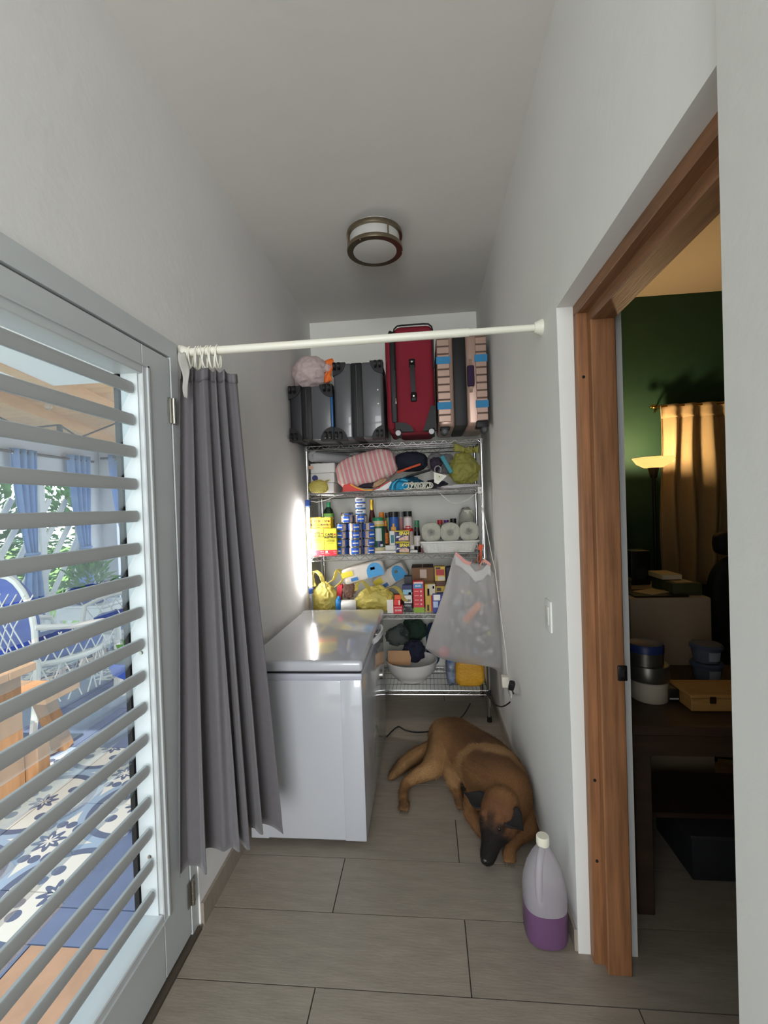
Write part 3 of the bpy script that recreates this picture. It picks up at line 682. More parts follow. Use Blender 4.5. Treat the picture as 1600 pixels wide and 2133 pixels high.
def truss(p0, p1, n, drop=.030):
    b = B(); p0 = Vector(p0); p1 = Vector(p1); d = Vector((0, 0, -drop)); b.cyl(p0, p1, .0034, seg=8); b.cyl(p0+d, p1+d, .0034, seg=8)
    pts = []
    for i in range(2*n+1): pts.append(p0.lerp(p1, i/(2*n))+(d if i % 2 == 0 else Vector()))
    b.tube(pts, .0024, 6); return b
for z in LV:
    sh = obj('shelf', truss((RX0, RYF-.012, z), (RX1, RYF-.012, z), 17), m_chr, t, label='wire shelf with zigzag front edge')
    obj('back_edge', truss((RX0, RYB+.012, z), (RX1, RYB+.012, z), 17), m_chr, sh)
    for x in (RX0, RX1): obj('side_edge', truss((x, RYF, z), (x, RYB, z), 6), m_chr, sh)
    b = B(); n = 46
    for i in range(1, n): x = RX0+(RX1-RX0)*i/n; b.cyl((x, RYF-.012, z+.002), (x, RYB+.012, z+.002), .0019, seg=5, cap=False)
    obj('deck_wires', b, m_chr, sh, kind='stuff')
    b = B()
    for k in (.25, .5, .75): y = RYF+(RYB-RYF)*k; b.cyl((RX0, y, z-.004), (RX1, y, z-.004), .0030, seg=6)
    obj('cross_wires', b, m_chr, sh)

# ------------------------------------------------------------------ lit tube on the left post
m_led = M('led_glow', (255, 250, 246), emit=82.0); m_clipb = M('blue_clip', (46, 84, 160), rough=.5)
lx, ly = RX0+.006, RYF-.040
def zpx(y): return at(640, y, Y=ly).z
z1, z0 = zpx(1058), zpx(1222)
t = thing('tube_light', 'glowing white tube light tied to the left rack post', 'lamp', (lx, ly, z0))
obj('tube', B().cyl((lx, ly, z0), (lx, ly, z1), .0115, seg=14), m_led, t)
obj('end_cap', B().cyl((lx, ly, z1), (lx, ly, z1+.025), .0095, seg=12), M('clear_grey', (190, 196, 205), rough=.3), t)
obj('end_cap', B().cyl((lx, ly, z0-.085), (lx, ly, z0), .0095, seg=12), M('clear_grey', (190, 196, 205)), t)
obj('clip', B().rbb((lx-.016, ly-.016, z1+.012), (lx+.018, RYF-.010, z1+.058), r=.005), m_clipb, t)
obj('clip', B().rbb((lx-.012, ly-.014, z0-.050), (lx+.014, RYF-.010, z0-.015), r=.004), m_clipb, t)

# ------------------------------------------------------------------ cords, switch, outlet
m_wcord = M('white_cord', (214, 212, 206), rough=.5)
w1 = RX1-.004
pts = [at(640, 1043, Y=3.245), at(660, 1046, Y=3.235), at(682, 1041, Y=3.235), at(700, 1032, Y=3.236), at(716, 1030, Y=3.238)]
tag(obj('cord_loop', B().tube(pts, .0022, 6), m_wcord), 'thin white cord looping under the second shelf near blue clip', 'cord')
pts = [at(916, 1027, Y=3.236), at(926, 1036, Y=3.235), at(940, 1047, Y=3.235), at(955, 1049, Y=3.234), at(975, 1041, Y=3.233), at(996, 1024, Y=3.230)]
tag(obj('cord_loop', B().tube(pts, .0022, 6), m_wcord), 'thin white cord sagging under the second shelf near white control box', 'cord')
pts = [at(1001, 1030, Y=3.225), at(1004, 1050, Y=3.205), at(1012, 1090, Y=3.17), at(1023, 1150, Y=3.12), at(1032, 1190, Y=3.06), at(1043, 1280, Y=2.96), at(1054, 1360, Y=2.86), at(1057, 1404, Y=2.832)]
tag(obj('power_cord', B().tube(pts, .0028, 6), m_wcord), 'long white power cord hanging from rack down to wall outlet', 'cord')
p = at(1000, 1021, Y=3.225)
t = thing('control_box', 'small white switch box on the right front rack post', 'switch', p)
obj('case', B().rbox(p, (.030, .028, .048), r=.003), m_wcord, t); obj('button', B().cyl(p+Vector((0, -.014, 0)), p+Vector((0, -.017, 0)), .005, seg=12), M('grey_button', (140, 140, 140)), t)
xw = XR(.46)
t = thing('wall_outlet', 'white wall outlet plate low on the right wall with adapter', 'outlet', (xw, 2.79, .46))
obj('cover_plate', B().rbb((xw-.006, 2.73, .39), (xw+.001, 2.86, .50), r=.003), m_wcord, t)
obj('adapter', B().rbb((xw-.045, 2.785, .43), (xw-.005, 2.835, .495), r=.005), M('cream_plastic', (224, 218, 202), rough=.4), t)
pl = at(1066, 1428, X=xw-.04)
t = thing('black_plug_cord', 'black plug and cable curling from outlet down behind rack post', 'cord', pl)
obj('plug', B().rbox(pl, (.03, .032, .05), r=.008, rot=(.3, .2, 0)), m_blk, t)
pts = [pl+Vector((0, 0, -.02)), at(1070, 1450, Y=2.76), at(1062, 1463, Y=2.80), at(1045, 1472, Y=2.88), at(1028, 1465, Y=3.0), at(1018, 1450, Y=3.1), at(1005, 1440, Y=3.2)]
sp = []
for i in range(len(pts)-1):
    p0, p1, p2, p3 = pts[max(i-1, 0)], pts[i], pts[i+1], pts[min(i+2, len(pts)-1)]
    for k in range(5):
        u = k/5; sp.append(.5*((2*p1)+(p2-p0)*u+(2*p0-5*p1+4*p2-p3)*u*u+(3*p1-p0-3*p2+p3)*u**3))
sp.append(pts[-1]); obj('cable', B().tube(sp, .0042, 8), m_blk, t)
def smooth_path(pts, n=6):
    sp = []
    pts = [Vector(p) for p in pts]
    for i in range(len(pts)-1):
        p0, p1, p2, p3 = pts[max(i-1, 0)], pts[i], pts[i+1], pts[min(i+2, len(pts)-1)]
        for k in range(n):
            u = k/n; sp.append(.5*((2*p1)+(p2-p0)*u+(2*p0-5*p1+4*p2-p3)*u*u+(3*p1-p0-3*p2+p3)*u**3))
    return sp+[pts[-1]]
pts = [(FX1+.006, 2.99, .02)] + [at(*q, Z=.006) for q in ((828, 1514), (845, 1521), (870, 1525), (905, 1521), (940, 1508))] + [at(965, 1490, Z=.06), at(980, 1465, Z=.14)]
tag(obj('freezer_cord', B().tube(smooth_path(pts), .0045, 8), m_blk), 'black freezer power cable lying on floor behind the dog', 'cord')
zs = XR(1.1)
t = thing('light_switch', 'white rocker light switch on the right wall beside wooden doorway', 'switch', (zs, 1.815, 1.06))
obj('plate', B().rbb((zs-.007, 1.775, 1.045), (zs+.001, 1.855, 1.165), r=.003), m_wall2, t)
obj('rocker', B().rbb((zs-.010, 1.797, 1.07), (zs-.006, 1.833, 1.14), r=.002), m_wcord, t)

# ------------------------------------------------------------------ jug of purple cleaner
jx, jy = .375, 1.655
m_jug = M_film('milky_plastic', (226, 222, 226), clear=.55, rough=.35, bump=.05); m_pur = M('purple_liquid', (126, 90, 128), rough=.3, transl=.3)
t = thing('cleaner_jug', 'translucent gallon jug half full of purple liquid on the floor', 'jug', (jx, jy, 0))
def jug_prof(o=0.): return [(.060-o, .002+o), (.070-o, .008+o), (.0735-o, .022), (.0735-o, .145), (.0735-o, .165), (.070-o, .20), (.058-o, .245), (.040-o, .285), (.022-o*.5, .315), (.0185-o*.5, .322)]
obj('bottle', B().lathe([(.0735, .121)]+jug_prof()[3:]+[(.0185, .336), (.001, .336)], (jx, jy, 0), 32, sq=2.6), m_jug, t)
obj('liquid', B().lathe([(.001, .002)]+jug_prof()[:3]+[(.0735, .120), (.001, .1205)], (jx, jy, 0), 32, sq=2.6), m_pur, t, label='purple liquid filling the lower part')
obj('cap', B().lathe([(.001, .325), (.0215, .325), (.0225, .328), (.0225, .352), (.020, .356), (.001, .356)], (jx, jy, 0), 28), M('cream_cap', (226, 222, 204), rough=.45), t)
hd = Vector((-.45, -.89, 0)); hs = []
for r, z in ((.016, .318), (.040, .305), (.062, .27), (.071, .22), (.066, .175), (.055, .155)): hs.append(Vector((jx, jy, z))+hd*r)
obj('handle', B().tube(smooth_path(hs), .0125, 10), m_jug, t)
# ------------------------------------------------------------------ suitcases on the top shelf (deck z 2.00)
Z1 = LV[0]+.006
m_sblk = M('suitcase_black', (30, 31, 36), rough=.5, bump=.05, bscale=120); m_sgry = M('suitcase_grey', (82, 84, 87), rough=.28, coat=.3, var=.05)
m_sred = M('suitcase_red', (128, 26, 42), rough=.85, bump=.2, bscale=300, var=.05); m_srose = M('suitcase_rose', (170, 142, 128), rough=.33, metal=.35, var=.04)
m_groove = M('groove_brown', (92, 70, 60), rough=.6); m_trim = M('black_trim', (17, 17, 18), rough=.55); m_wheel = M('wheel_grey', (60, 60, 62), rough=.4); m_tape = M('blue_tape', (44, 128, 176), rough=.6); m_sbl2 = M('case_blue_edge', (26, 92, 150), rough=.4)
def caster(name, p, parent, ax=(1, 0, 0), r=.024):
    """twin wheel with hub and fork, facing the viewer"""
    a = Vector(ax); c = Vector(p)
    w_ = obj(name, B().cyl(c-a*.022, c-a*.008, r, seg=18).cyl(c+a*.008, c+a*.022, r, seg=18), m_trim, parent)
    obj('hub', B().cyl(c-a*.0235, c-a*.0065, r*.55, seg=14).cyl(c+a*.0065, c+a*.0235, r*.55, seg=14), m_wheel, w_)
    return w_
def lying_case(name, label, x0, x1, y0, y1, z0, z1, ml, mr, mid, edge=None):
    """hard case on its side, wheel end toward the viewer: two shells and a zip band"""
    t = thing(name, label, 'suitcase', ((x0+x1)/2, (y0+y1)/2, z0), 'suitcases on the top shelf'); xm = x0+(x1-x0)*mid; bw = (x1-x0)*.085
    obj('shell', B().rbb((x0, y0, z0), (xm-bw, y1, z1), r=.020, seg=4), ml, t); obj('shell', B().rbb((xm+bw, y0, z0), (x1, y1, z1), r=.020, seg=4), mr, t)
    obj('zip_band', B().rbb((xm-bw-.012, y0-.003, z0+.006), (xm+bw+.012, y1-.01, z1-.002), r=.012, seg=2), m_trim, t)
    obj('zip_line', B().rbb((xm-.004, y0-.007, z0+.02), (xm+.004, y0-.001, z1-.02), r=.002, seg=1), m_wheel, t)
    for x, s in ((x0, 1), (x1, -1)):
        for z, q in ((z0, 1), (z1, -1)):
            obj('corner_guard', B().prism([(x-s*.003, z-q*.003)]+[(x-s*.003+s*.088*math.cos(a_), z-q*.003+q*.088*math.sin(a_)) for a_ in np.linspace(0, PI/2, 9)], .07, axis='y', off=y0-.008), m_trim, t, smooth=30)
            caster('wheel', (x+s*.030, y0-.028, z+q*.026), t)
    return t
a = at(598, 918, Y=3.02); c = at(690, 800, Y=3.02)
lx0, lx1 = XL(2.2)+.012, c.x
t = lying_case('suitcase', 'small black hard suitcase at the left end of the top shelf', lx0, lx1, 3.03, 3.52, Z1+.004, c.z, m_sblk, m_sgry, .40)
obj('edge_strip', B().rbb((lx1-.010, 3.026, Z1+.05), (lx1+.004, 3.05, c.z-.06), r=.003), m_sbl2, t)
sm_black_top = c.z
a = at(698, 918, Y=3.05); c = at(797, 750, Y=3.05)
lying_case('suitcase', 'grey hard suitcase with black zip band between black and red cases', a.x, c.x-.004, 3.06, 3.60, Z1+.004, c.z, m_sgry, m_sgry, .47)
for (u, v) in ((787, 812), (788, 841)):
    p = at(u, v, Y=3.056); tag_o = obj('rivet', B().cyl(p, p+Vector((0, -.004, 0)), .005, seg=10), m_steel, bpy.data.objects['suitcase.001'])
# red upright soft case
a = at(806, 918, Y=3.08); c = at(905, 672, Y=3.08)
x0, x1, zt = a.x+.012, c.x-.012, c.z
t = thing('suitcase', 'tall red fabric suitcase standing upright on the top shelf', 'suitcase', ((x0+x1)/2, 3.3, Z1), 'suitcases on the top shelf')
zb = Z1+.045
xs0 = at(822, 800, Y=3.08).x
obj('front_shell', B().rbb((xs0, 3.085, zb), (x1, 3.58, zt), r=.045, seg=4), m_sred, t)
obj('back_shell', B().rbb((x0-.006, 3.085, zb+.01), (xs0-.004, 3.57, zt-.06), r=.03, seg=4), m_sred, t)
obj('zip_gusset', B().rbb((xs0-.028, 3.080, zb+.06), (xs0+.012, 3.57, zt-.045), r=.008, seg=2), m_trim, t)
# piping along the rounded top of the narrow face
cxm = (xs0+x1)/2; pp = []
for k in range(25):
    s_ = k/24
    if s_ < .3: pp.append((xs0+.003, 3.083, zt-.30+(.30-.045)*(s_/.3)))
    elif s_ < .4: q = (s_-.3)/.1*PI/2; pp.append((xs0+.045-.042*math.cos(q), 3.083, zt-.045+.043*math.sin(q)))
    elif s_ < .6: pp.append((xs0+.045+(x1-xs0-.09)*(s_-.4)/.2, 3.083, zt-.002))
    elif s_ < .7: q = (s_-.6)/.1*PI/2; pp.append((x1-.045+.042*math.sin(q), 3.083, zt-.045+.043*math.cos(q)))
    else: pp.append((x1-.003, 3.083, zt-.045-(.30-.045)*(s_-.7)/.3))
obj('piping', B().tube(pp, .006, 6), m_trim, t)
h0, h1 = at(858, 755, Y=3.06), at(862, 826, Y=3.06)
hd_ = obj('carry_handle', B().strip([h0+Vector((0, .012, .0)), h0.lerp(h1, .12)+Vector((0, -.022, 0)), h0.lerp(h1, .5)+Vector((0, -.028, 0)), h0.lerp(h1, .88)+Vector((0, -.022, 0)), h1+Vector((0, .012, 0))], .030, axis=(1, 0, 0), th=.012), m_trim, t)
for p in (h0, h1): obj('handle_mount', B().rbox(p+Vector((0, .020, 0)), (.042, .02, .06), r=.014, seg=3), m_trim, hd_); obj('rivet', B().cyl(p+Vector((0, .010, 0)), p+Vector((0, -.0185, 0)), .006, seg=10), m_steel, hd_)
obj('corner_guard', B().prism([(xs0-.004, zb-.004), (xs0+.12, zb-.004), (xs0+.105, zb+.03), (xs0+.06, zb+.055), (xs0-.004, zb+.06)], .05, axis='y', off=3.079), m_trim, t)
obj('corner_guard', B().prism([(x1-.085, zb-.004), (x1+.004, zb-.004), (x1+.004, zb+.16), (x1-.03, zb+.16), (x1-.06, zb+.07)], .05, axis='y', off=3.079), m_trim, t)
for x in (xs0+.02, x1-.025):
    w_ = obj('wheel', B().cyl((x-.016, 3.09, Z1+.028), (x+.016, 3.09, Z1+.028), .030, seg=20), m_trim, t)
    obj('hub', B().cyl((x-.005, 3.058, Z1+.030), (x-.005, 3.066, Z1+.030), .018, seg=16), M('hub_silver', (180, 180, 184), rough=.35), w_)
obj('zip_pull', B().rbb((xs0+.002, 3.072, at(824, 836, Y=3.08).z-.02), (xs0+.010, 3.080, at(824, 836, Y=3.08).z+.02), r=.003), m_steel, t)
obj('top_handle', B().tube([(x0+.02, 3.12, zt-.055), (x0+.03, 3.12, zt-.03), (x0+.06, 3.16, zt-.03), (xs0, 3.2, zt-.05)], .012, 8), m_trim, t)
# rose-gold ribbed case, blue tape, purple handle wrap
a = at(914, 905, Y=3.06); c = at(1014, 690, Y=3.06); x0, x1, zt = a.x, c.x-.002, c.z; zb = Z1+.055
t = thing('suitcase', 'ribbed rose gold suitcase with blue tape at the right wall', 'suitcase', ((x0+x1)/2, 3.3, Z1), 'suitcases on the top shelf')
W_ = x1-x0; xa, xb = x0+W_*.35, x0+W_*.56
obj('shell', B().rbb((x0, 3.07, zb), (xa, 3.58, zt), r=.03, seg=4), m_srose, t); obj('shell', B().rbb((xb, 3.07, zb), (x1, 3.58, zt), r=.03, seg=4), m_srose, t)
obj('zip_band', B().rbb((xa-.008, 3.069, zb+.003), (xb+.008, 3.56, zt-.003), r=.01, seg=2), m_trim, t)
nb = 11
for q, (u0, u1) in enumerate(((x0+.004, x0+W_*.26), (x0+W_*.77, x1-.004))):
    for k in range(nb):
        zc = zb+.030+(zt-zb-.06)*(k+.5)/nb; hh = (zt-zb-.06)/nb*.86
        obj('rib', B().rbb((u0, 3.061, zc-hh/2), (u1, 3.085, zc+hh/2), r=.003, seg=1), m_srose, t)
        obj('groove', B().bb((u0+.002, 3.0655, zc+hh/2-.001), (u1-.002, 3.0695, zc+hh/2+.006)), m_groove, t, smooth=0)
    for kz in (750, 845):
        z_ = at(930, kz, Y=3.06).z
        obj('tape', B().rbb((u0-.006, 3.0590, z_-.024), (u1+.005, 3.0615, z_+.024), r=.001, seg=1), m_tape, t, label='blue adhesive tape')
hx = x0+W_*.665; hz = at(980, 780, Y=3.05).z
hd_ = obj('carry_handle', B().strip([(hx, 3.066, hz+.10), (hx, 3.048, hz+.08), (hx-.003, 3.040, hz), (hx, 3.048, hz-.09), (hx, 3.066, hz-.11)], .020, axis=(1, 0, 0), th=.010), m_srose, t)
obj('handle_wrap', B().rbb((hx-.024, 3.022, hz-.080), (hx+.022, 3.056, hz+.055), r=.010, seg=3), M('purple_cloth', (52, 34, 62), rough=.9), hd_, label='dark purple handle wrap')
for x in (x0+.04, x1-.03): caster('wheel', (x, 3.085, Z1+.026), t, ax=(0, 1, 0))
obj('wheel_housing', B().rbb((x0+.01, 3.072, Z1+.04), (x0+.08, 3.16, zb+.006), r=.01), m_trim, t); obj('wheel_housing', B().rbb((x1-.085, 3.063, Z1+.04), (x1-.002, 3.16, zb+.035), r=.012), m_trim, t)
# knotted white bag on the small black case
m_wbag = M_film('white_pink_film', (236, 218, 216), clear=.10, rough=.35, bump=.8, bscale=60); m_or = M('orange_tie', (232, 112, 40), rough=.5)
p = at(649, 757, Y=3.13); zb_ = sm_black_top+.001
t = thing('plastic_bag', 'pinkish white plastic bag tied with orange on small black suitcase', 'bag', (p.x, p.y, zb_))
obj('bag_body', B().blob((p.x-.018, 3.20, zb_+.122), (.134, .14, .126), amp=.10, freq=2.0, seed=3, nu=96, nv=56, flat=zb_, crease=.14), m_wbag, t, smooth=60)
q = at(686, 776, Y=3.06)
tie = obj('tie', B().grid(lambda u, v: q+Vector((.05*(u-.5)+.012*math.sin(v*6), -.008*math.sin(u*5+v*7)-.01, .075-.15*v+.02*u)), 6, 8), m_or, t, solid=.003)
obj('knot', B().blob(q+Vector((-.01, .0, .03)), (.030, .024, .028), amp=.4, freq=3, seed=5, nu=20, nv=12), m_wbag, tie)

# ------------------------------------------------------------------ shared packers
def carton(name, label, cat, px0, px1, py0, Y, z0, depth, mat, group=None, rz=0., ztop=None):
    """box whose front face spans photo columns px0..px1 at depth Y, standing at z0 and reaching row py0"""
    a = at(px0, py0, Y=Y); c = at(px1, py0, Y=Y); zt = ztop or (a.z+c.z)/2; w_ = c.x-a.x; cx = (a.x+c.x)/2
    t = thing(name, label, cat, (cx, Y+depth/2, z0), group)
    b = B().rbox((0, 0, (zt-z0)/2), (w_, depth, zt-z0), r=.002, seg=1)
    o = obj('carton', b, mat, t, smooth=0, loc=(cx, Y+depth/2, z0)); t.rotation_euler = (0, 0, rz)
    t['_w'] = w_; t['_h'] = zt-z0; t['_d'] = depth
    return t
def face(t, name, u0, u1, v0, v1, mat, lift=.0006, label=None):
    """printed panel on the front of a carton, u/v in 0..1 of its front"""
    w_, h, d = t['_w'], t['_h'], t['_d']
    o = obj(name, B().bb((-w_/2+w_*u0, -d/2-lift-.0004, h*v0), (-w_/2+w_*u1, -d/2+.0002-lift*.5, h*v1)), mat, t, smooth=0, loc=_org[t.name])
    if label: o['label'] = label
    return o
def ftext(t, body, u, v, size, mat, sx=1., lift=.0014, align='CENTER', bold=0.):
    w_, h, d = t['_w'], t['_h'], t['_d']
    return text('lettering', body, size, _org[t.name]+Vector((-w_/2+w_*u, -d/2-lift, h*v)), mat, t, sx=sx, align=align, bold=bold)
def jar(name, label, cat, px, Y, z0, prof, mat, capprof=None, capmat=None, labelband=None, labmat=None, group=None, seg=24, sq=None, body='bottle'):
    p = at(px, 1100, Y=Y); t = thing(name, label, cat, (p.x, Y, z0), group)
    obj(body, B().lathe([(r, z+z0) for r, z in prof], (p.x, Y, 0), seg, sq=sq), mat, t)
    if capprof: obj('cap', B().lathe([(r, z+z0) for r, z in capprof], (p.x, Y, 0), seg), capmat, t)
    if labelband: r, za, zb_ = labelband; obj('label_band', B().lathe([(r-.002, za+z0), (r, za+z0), (r, zb_+z0), (r-.002, zb_+z0)], (p.x, Y, 0), seg, sq=sq), labmat, t)
    return t
def hpx(px, y, Y, z0): return at(px, y, Y=Y).z-z0
K = {}
def C(name, col, **k): return M(name, col, **k)
m_ylw = C('carton_yellow', (214, 204, 56), rough=.45); m_ylo = C('pack_orange_yellow', (232, 186, 34), rough=.4); m_redp = C('print_red', (204, 44, 58), rough=.45); m_blkp = C('print_black', (24, 22, 22), rough=.5)
m_whp = C('print_white', (232, 230, 224), rough=.5); m_grp = C('print_green', (60, 128, 66), rough=.5); m_blp = C('print_blue', (36, 92, 182), rough=.45); m_navy = C('print_navy', (28, 38, 88), rough=.45)
m_kraft = C('kraft_card', (134, 102, 76), rough=.85, var=.06); m_tin = C('tin_metal', (190, 188, 182), rough=.25, metal=1.)

# ------------------------------------------------------------------ second shelf from top (z 1.655): linen, bags, bits
Z2 = LV[1]+.006
m_mat = C('pale_grey_mat', (196, 196, 198), rough=.8); m_matd = C('dark_mat_back', (92, 92, 96), rough=.8)
def roll(name, label, cat, a, c, r, mat, endmat, turns=3):
    t = thing(name, label, cat, ((a+c)/2)-Vector((0, 0, r))); ax = (c-a).normalized(); e = ax.orthogonal().normalized(); g = ax.cross(e)
    sp = []
    for k in range(turns*20+1): th = 2*PI*k/20; rr = r*(.30+.70*k/(turns*20)); sp.append((e*math.cos(th)+g*math.sin(th))*rr)
    b = B(); n = len(sp); th_ = r*.70/turns*.78
    vs = [a+s for s in sp]+[c+s for s in sp]+[a+s*(1-th_/max(s.length, 1e-4)) for s in sp]+[c+s*(1-th_/max(s.length, 1e-4)) for s in sp]; fs = []
    for i in range(n-1): fs += [(i, i+1, n+i+1, n+i), (2*n+i, 3*n+i, 3*n+i+1, 2*n+i+1), (i, 2*n+i, 2*n+i+1, i+1), (n+i, n+i+1, 3*n+i+1, 3*n+i)]
    b.add(vs, fs); obj('spiral', b, mat, t, fix=True); return t, ax
zs_ = at(648, 965, Y=3.30).z
tr_, ax_ = roll('rolled_mat', 'pale grey foam mat rolled up on top of white bedding', 'mat', Vector((at(650, 956, Y=3.28).x, 3.290, zs_+.050)), Vector((at(650, 956, Y=3.28).x+.20, 3.62, zs_+.050)), .047, m_mat, m_matd)
m_bed = C('white_bedding', (222, 220, 216), rough=.9, bump=.1, bscale=40)
t = thing('folded_bedding', 'white folded bedding stack under the rolled grey mat', 'bedding', (-.72, 3.45, Z2))
for k in range(3):
    za = Z2+.001+(zs_-Z2-.003)*k/3; zb_ = Z2+(zs_-Z2-.003)*(k+1)/3
    obj('fold', B().rbb((-.842, 3.285+.006*k, za), (-.668+.004*k, 3.66, zb_+.0005), r=.007, seg=3), m_bed, t)
obj('tag', B().bb((at(648, 976, Y=3.28).x-.016, 3.2795, zs_-.045), (at(648, 976, Y=3.28).x+.016, 3.2815, zs_-.022)), C('peach_tag', (220, 176, 150)), t, smooth=0)
p = at(656, 996, Y=3.275); obj('round_tag', B().cyl(p, p+Vector((0, .006, 0)), .021, seg=24), C('navy_disc', (34, 42, 104), rough=.4), t, label='navy blue round tag')
m_yfilm = M_film('yellow_film', (226, 214, 120), clear=.14, rough=.3, bump=.9, bscale=55)
def bag(name, label, c, r, seed, z0, mat, ears=(), group=None, nu=80, nv=48, crease=.16, amp=.12, taper=0.):
    t = thing(name, label, 'bag', (c[0], c[1], z0), group)
    obj('bag_body', B().blob(c, r, amp=amp, freq=2.2, seed=seed, nu=nu, nv=nv, flat=z0, crease=crease, sq=2.3, taper=taper), mat, t, smooth=70)
    for e in ears: obj('bag_handle', B().strip(smooth_path(e, 4), .034, axis=(.6, .8, .1), th=.003), mat, t)
    return t
p = at(661, 1014, Y=3.285)
bag('plastic_bag', 'small yellow plastic bag in front of the white bedding', (p.x+.014, 3.262, Z2+.042), (.070, .032, .048), 11, Z2, m_yfilm, ears=[[at(652, 1010, Y=3.25), at(662, 1000, Y=3.25), at(676, 1004, Y=3.25), at(683, 1000, Y=3.25)]])
# pink and cream striped cushion
def stripes(name, c1, c2, scale):
    m = bpy.data.materials.new(name); m.use_nodes = True; nt = m.node_tree; N = nt.nodes; L = nt.links; b = N['Principled BSDF']; b.inputs['Roughness'].default_value = .9
    tc = N.new('ShaderNodeTexCoord'); sp = N.new('ShaderNodeSeparateXYZ'); L.new(tc.outputs['Object'], sp.inputs[0])
    def ma(op, a, c):
        n = N.new('ShaderNodeMath'); n.operation = op
        for i, v in enumerate((a, c)):
            if isinstance(v, (int, float)): n.inputs[i].default_value = v
            else: L.new(v, n.inputs[i])
        return n.outputs[0]
    x = ma('MULTIPLY', sp.outputs[0], scale); s1 = ma('SINE', x, 0); s2 = ma('SINE', ma('MULTIPLY', x, .31), 0); v = ma('GREATER_THAN', ma('ADD', s1, ma('MULTIPLY', s2, .55)), .22)
    mx = N.new('ShaderNodeMix'); mx.data_type = 'RGBA'; mx.inputs[6].default_value = lin(c1); mx.inputs[7].default_value = lin(c2); L.new(v, mx.inputs[0]); L.new(mx.outputs[2], b.inputs['Base Color'])
    n2 = N.new('ShaderNodeTexNoise'); n2.inputs['Scale'].default_value = 40; L.new(tc.outputs['Object'], n2.inputs['Vector']); bp = N.new('ShaderNodeBump'); bp.inputs['Strength'].default_value = .3; bp.inputs['Distance'].default_value = .01
    L.new(n2.outputs['Fac'], bp.inputs['Height']); L.new(bp.outputs['Normal'], b.inputs['Normal']); return m
m_strp = stripes('pink_stripe', (206, 140, 146), (206, 192, 178), 190)
a = at(697, 990, Y=3.25); c = at(823, 975, Y=3.25); pc = at(762, 976, Y=3.30)
# built flat and square in its own frame, tilted by rotation
b = B().blob((0, 0, 0), (.225, .075, .120), amp=.06, freq=2, seed=21, nu=56, nv=30, sq=3.2, crease=.05)
cush = obj('striped_cushion', b, m_strp, loc=(pc.x, 3.335, pc.z), smooth=60); cush.rotation_euler = (R(-8), R(-13), 0)
tag(cush, 'pink and cream striped cloth cushion heaped on the second shelf', 'cushion')
m_nvc = C('navy_cloth', (30, 34, 48), rough=.9, bump=.2, bscale=90)
pb = at(850, 952, Y=3.34)
t = thing('navy_bag', 'navy blue soft bag with orange stripe beside striped cushion', 'bag', (pb.x, 3.36, Z2+.09))
obj('bag_body', B().blob((pb.x+.016, 3.455, pb.z-.026), (.125, .09, .074), amp=.10, freq=2, seed=24, nu=40, nv=24, sq=2.6), m_nvc, t, smooth=60)
o0 = at(828, 984, Y=3.345); o1 = at(876, 967, Y=3.345)
obj('stripe', B().strip(smooth_path([o0, o0.lerp(o1, .5)+Vector((0, -.012, 0)), o1], 4), .015, axis=(0, .25, 1), th=.004), C('orange_band', (212, 84, 44), rough=.7), t)
# heaped odds and ends
def cloth(name, label, cat, px, py, Y, r, col, seed, z0=None, rot=None, group=None, amp=.24, crease=.10, sq=2.2):
    p = at(px, py, Y=Y); m = C('cloth_'+'%02x%02x%02x' % tuple(col), col, rough=.9, bump=.25, bscale=70)
    zc = p.z if z0 is None else max(p.z, z0+r[2]*.6)
    o = obj(name, B().blob((p.x, Y, zc), r, amp=amp, freq=1.7, seed=seed, nu=64, nv=40, flat=z0, crease=crease, sq=sq, rot=rot), m, smooth=70); return tag(o, label, cat, group)
cloth('folded_garment', 'dark folded garment behind the striped cushion', 'clothing', 752, 966, 3.60, (.12, .05, .05), (36, 38, 48), 31, rot=(0, -.35, 0))
cloth('printed_pouch', 'dark printed fabric pouch wedged under the striped cushion', 'pouch', 770, 1011, 3.30, (.085, .035, .018), (52, 44, 58), 32, z0=Z2+.006)
cloth('floral_cloth', 'beige flowered cloth roll poking out under the cushion', 'cloth', 790, 1006, 3.275, (.055, .03, .020), (176, 148, 116), 33, rot=(0, -.5, 0))
# red and white shopper lying flat with curled edge
b = B(); q0, q1 = at(712, 1022, Y=3.26), at(812, 1020, Y=3.26)
def shop(u, v):
    p = q0.lerp(q1, u); s = abs(u-.45)*2; return Vector((p.x, 3.262+.05*v, Z2+.004+.003*s**1.6+.001*v))
t = thing('shopping_bag', 'red and white shopping bag lying flat under the cushion', 'bag', (q0.x+.15, 3.3, Z2))
def pan(nm, pix, mat):
    q = [at(x, y, Y=3.240) for x, y in pix]; obj(nm, B().prism([(p.x, max(p.z, Z2+.002)) for p in q], .006, axis='y', off=3.254), mat, t, smooth=0)
pan('red_panel', [(713, 1024), (714, 1011), (728, 1006), (742, 1014), (758, 1019), (774, 1020), (786, 1017), (776, 1025)], C('bag_red', (214, 58, 46), rough=.5))
pan('white_panel', [(777, 1025), (788, 1017), (802, 1008), (812, 1002), (816, 1004), (810, 1016), (803, 1025)], C('bag_white', (226, 222, 222), rough=.5))
pan('red_edge', [(774, 1020), (788, 1015), (802, 1006), (813, 1000), (812, 1003), (802, 1009), (788, 1018)], C('bag_red', (214, 58, 46)))
obj('floor_panel', B().grid(shop, 20, 6), C('bag_red', (214, 58, 46)), t, solid=.004, smooth=60)
obj('yellow_hem', B().strip([at(x, y, Y=3.2525) for x, y in ((730, 1009), (745, 1017), (760, 1021), (776, 1021))], .010, axis=(0, .2, 1), th=.003), C('bag_hem', (236, 172, 70)), t)
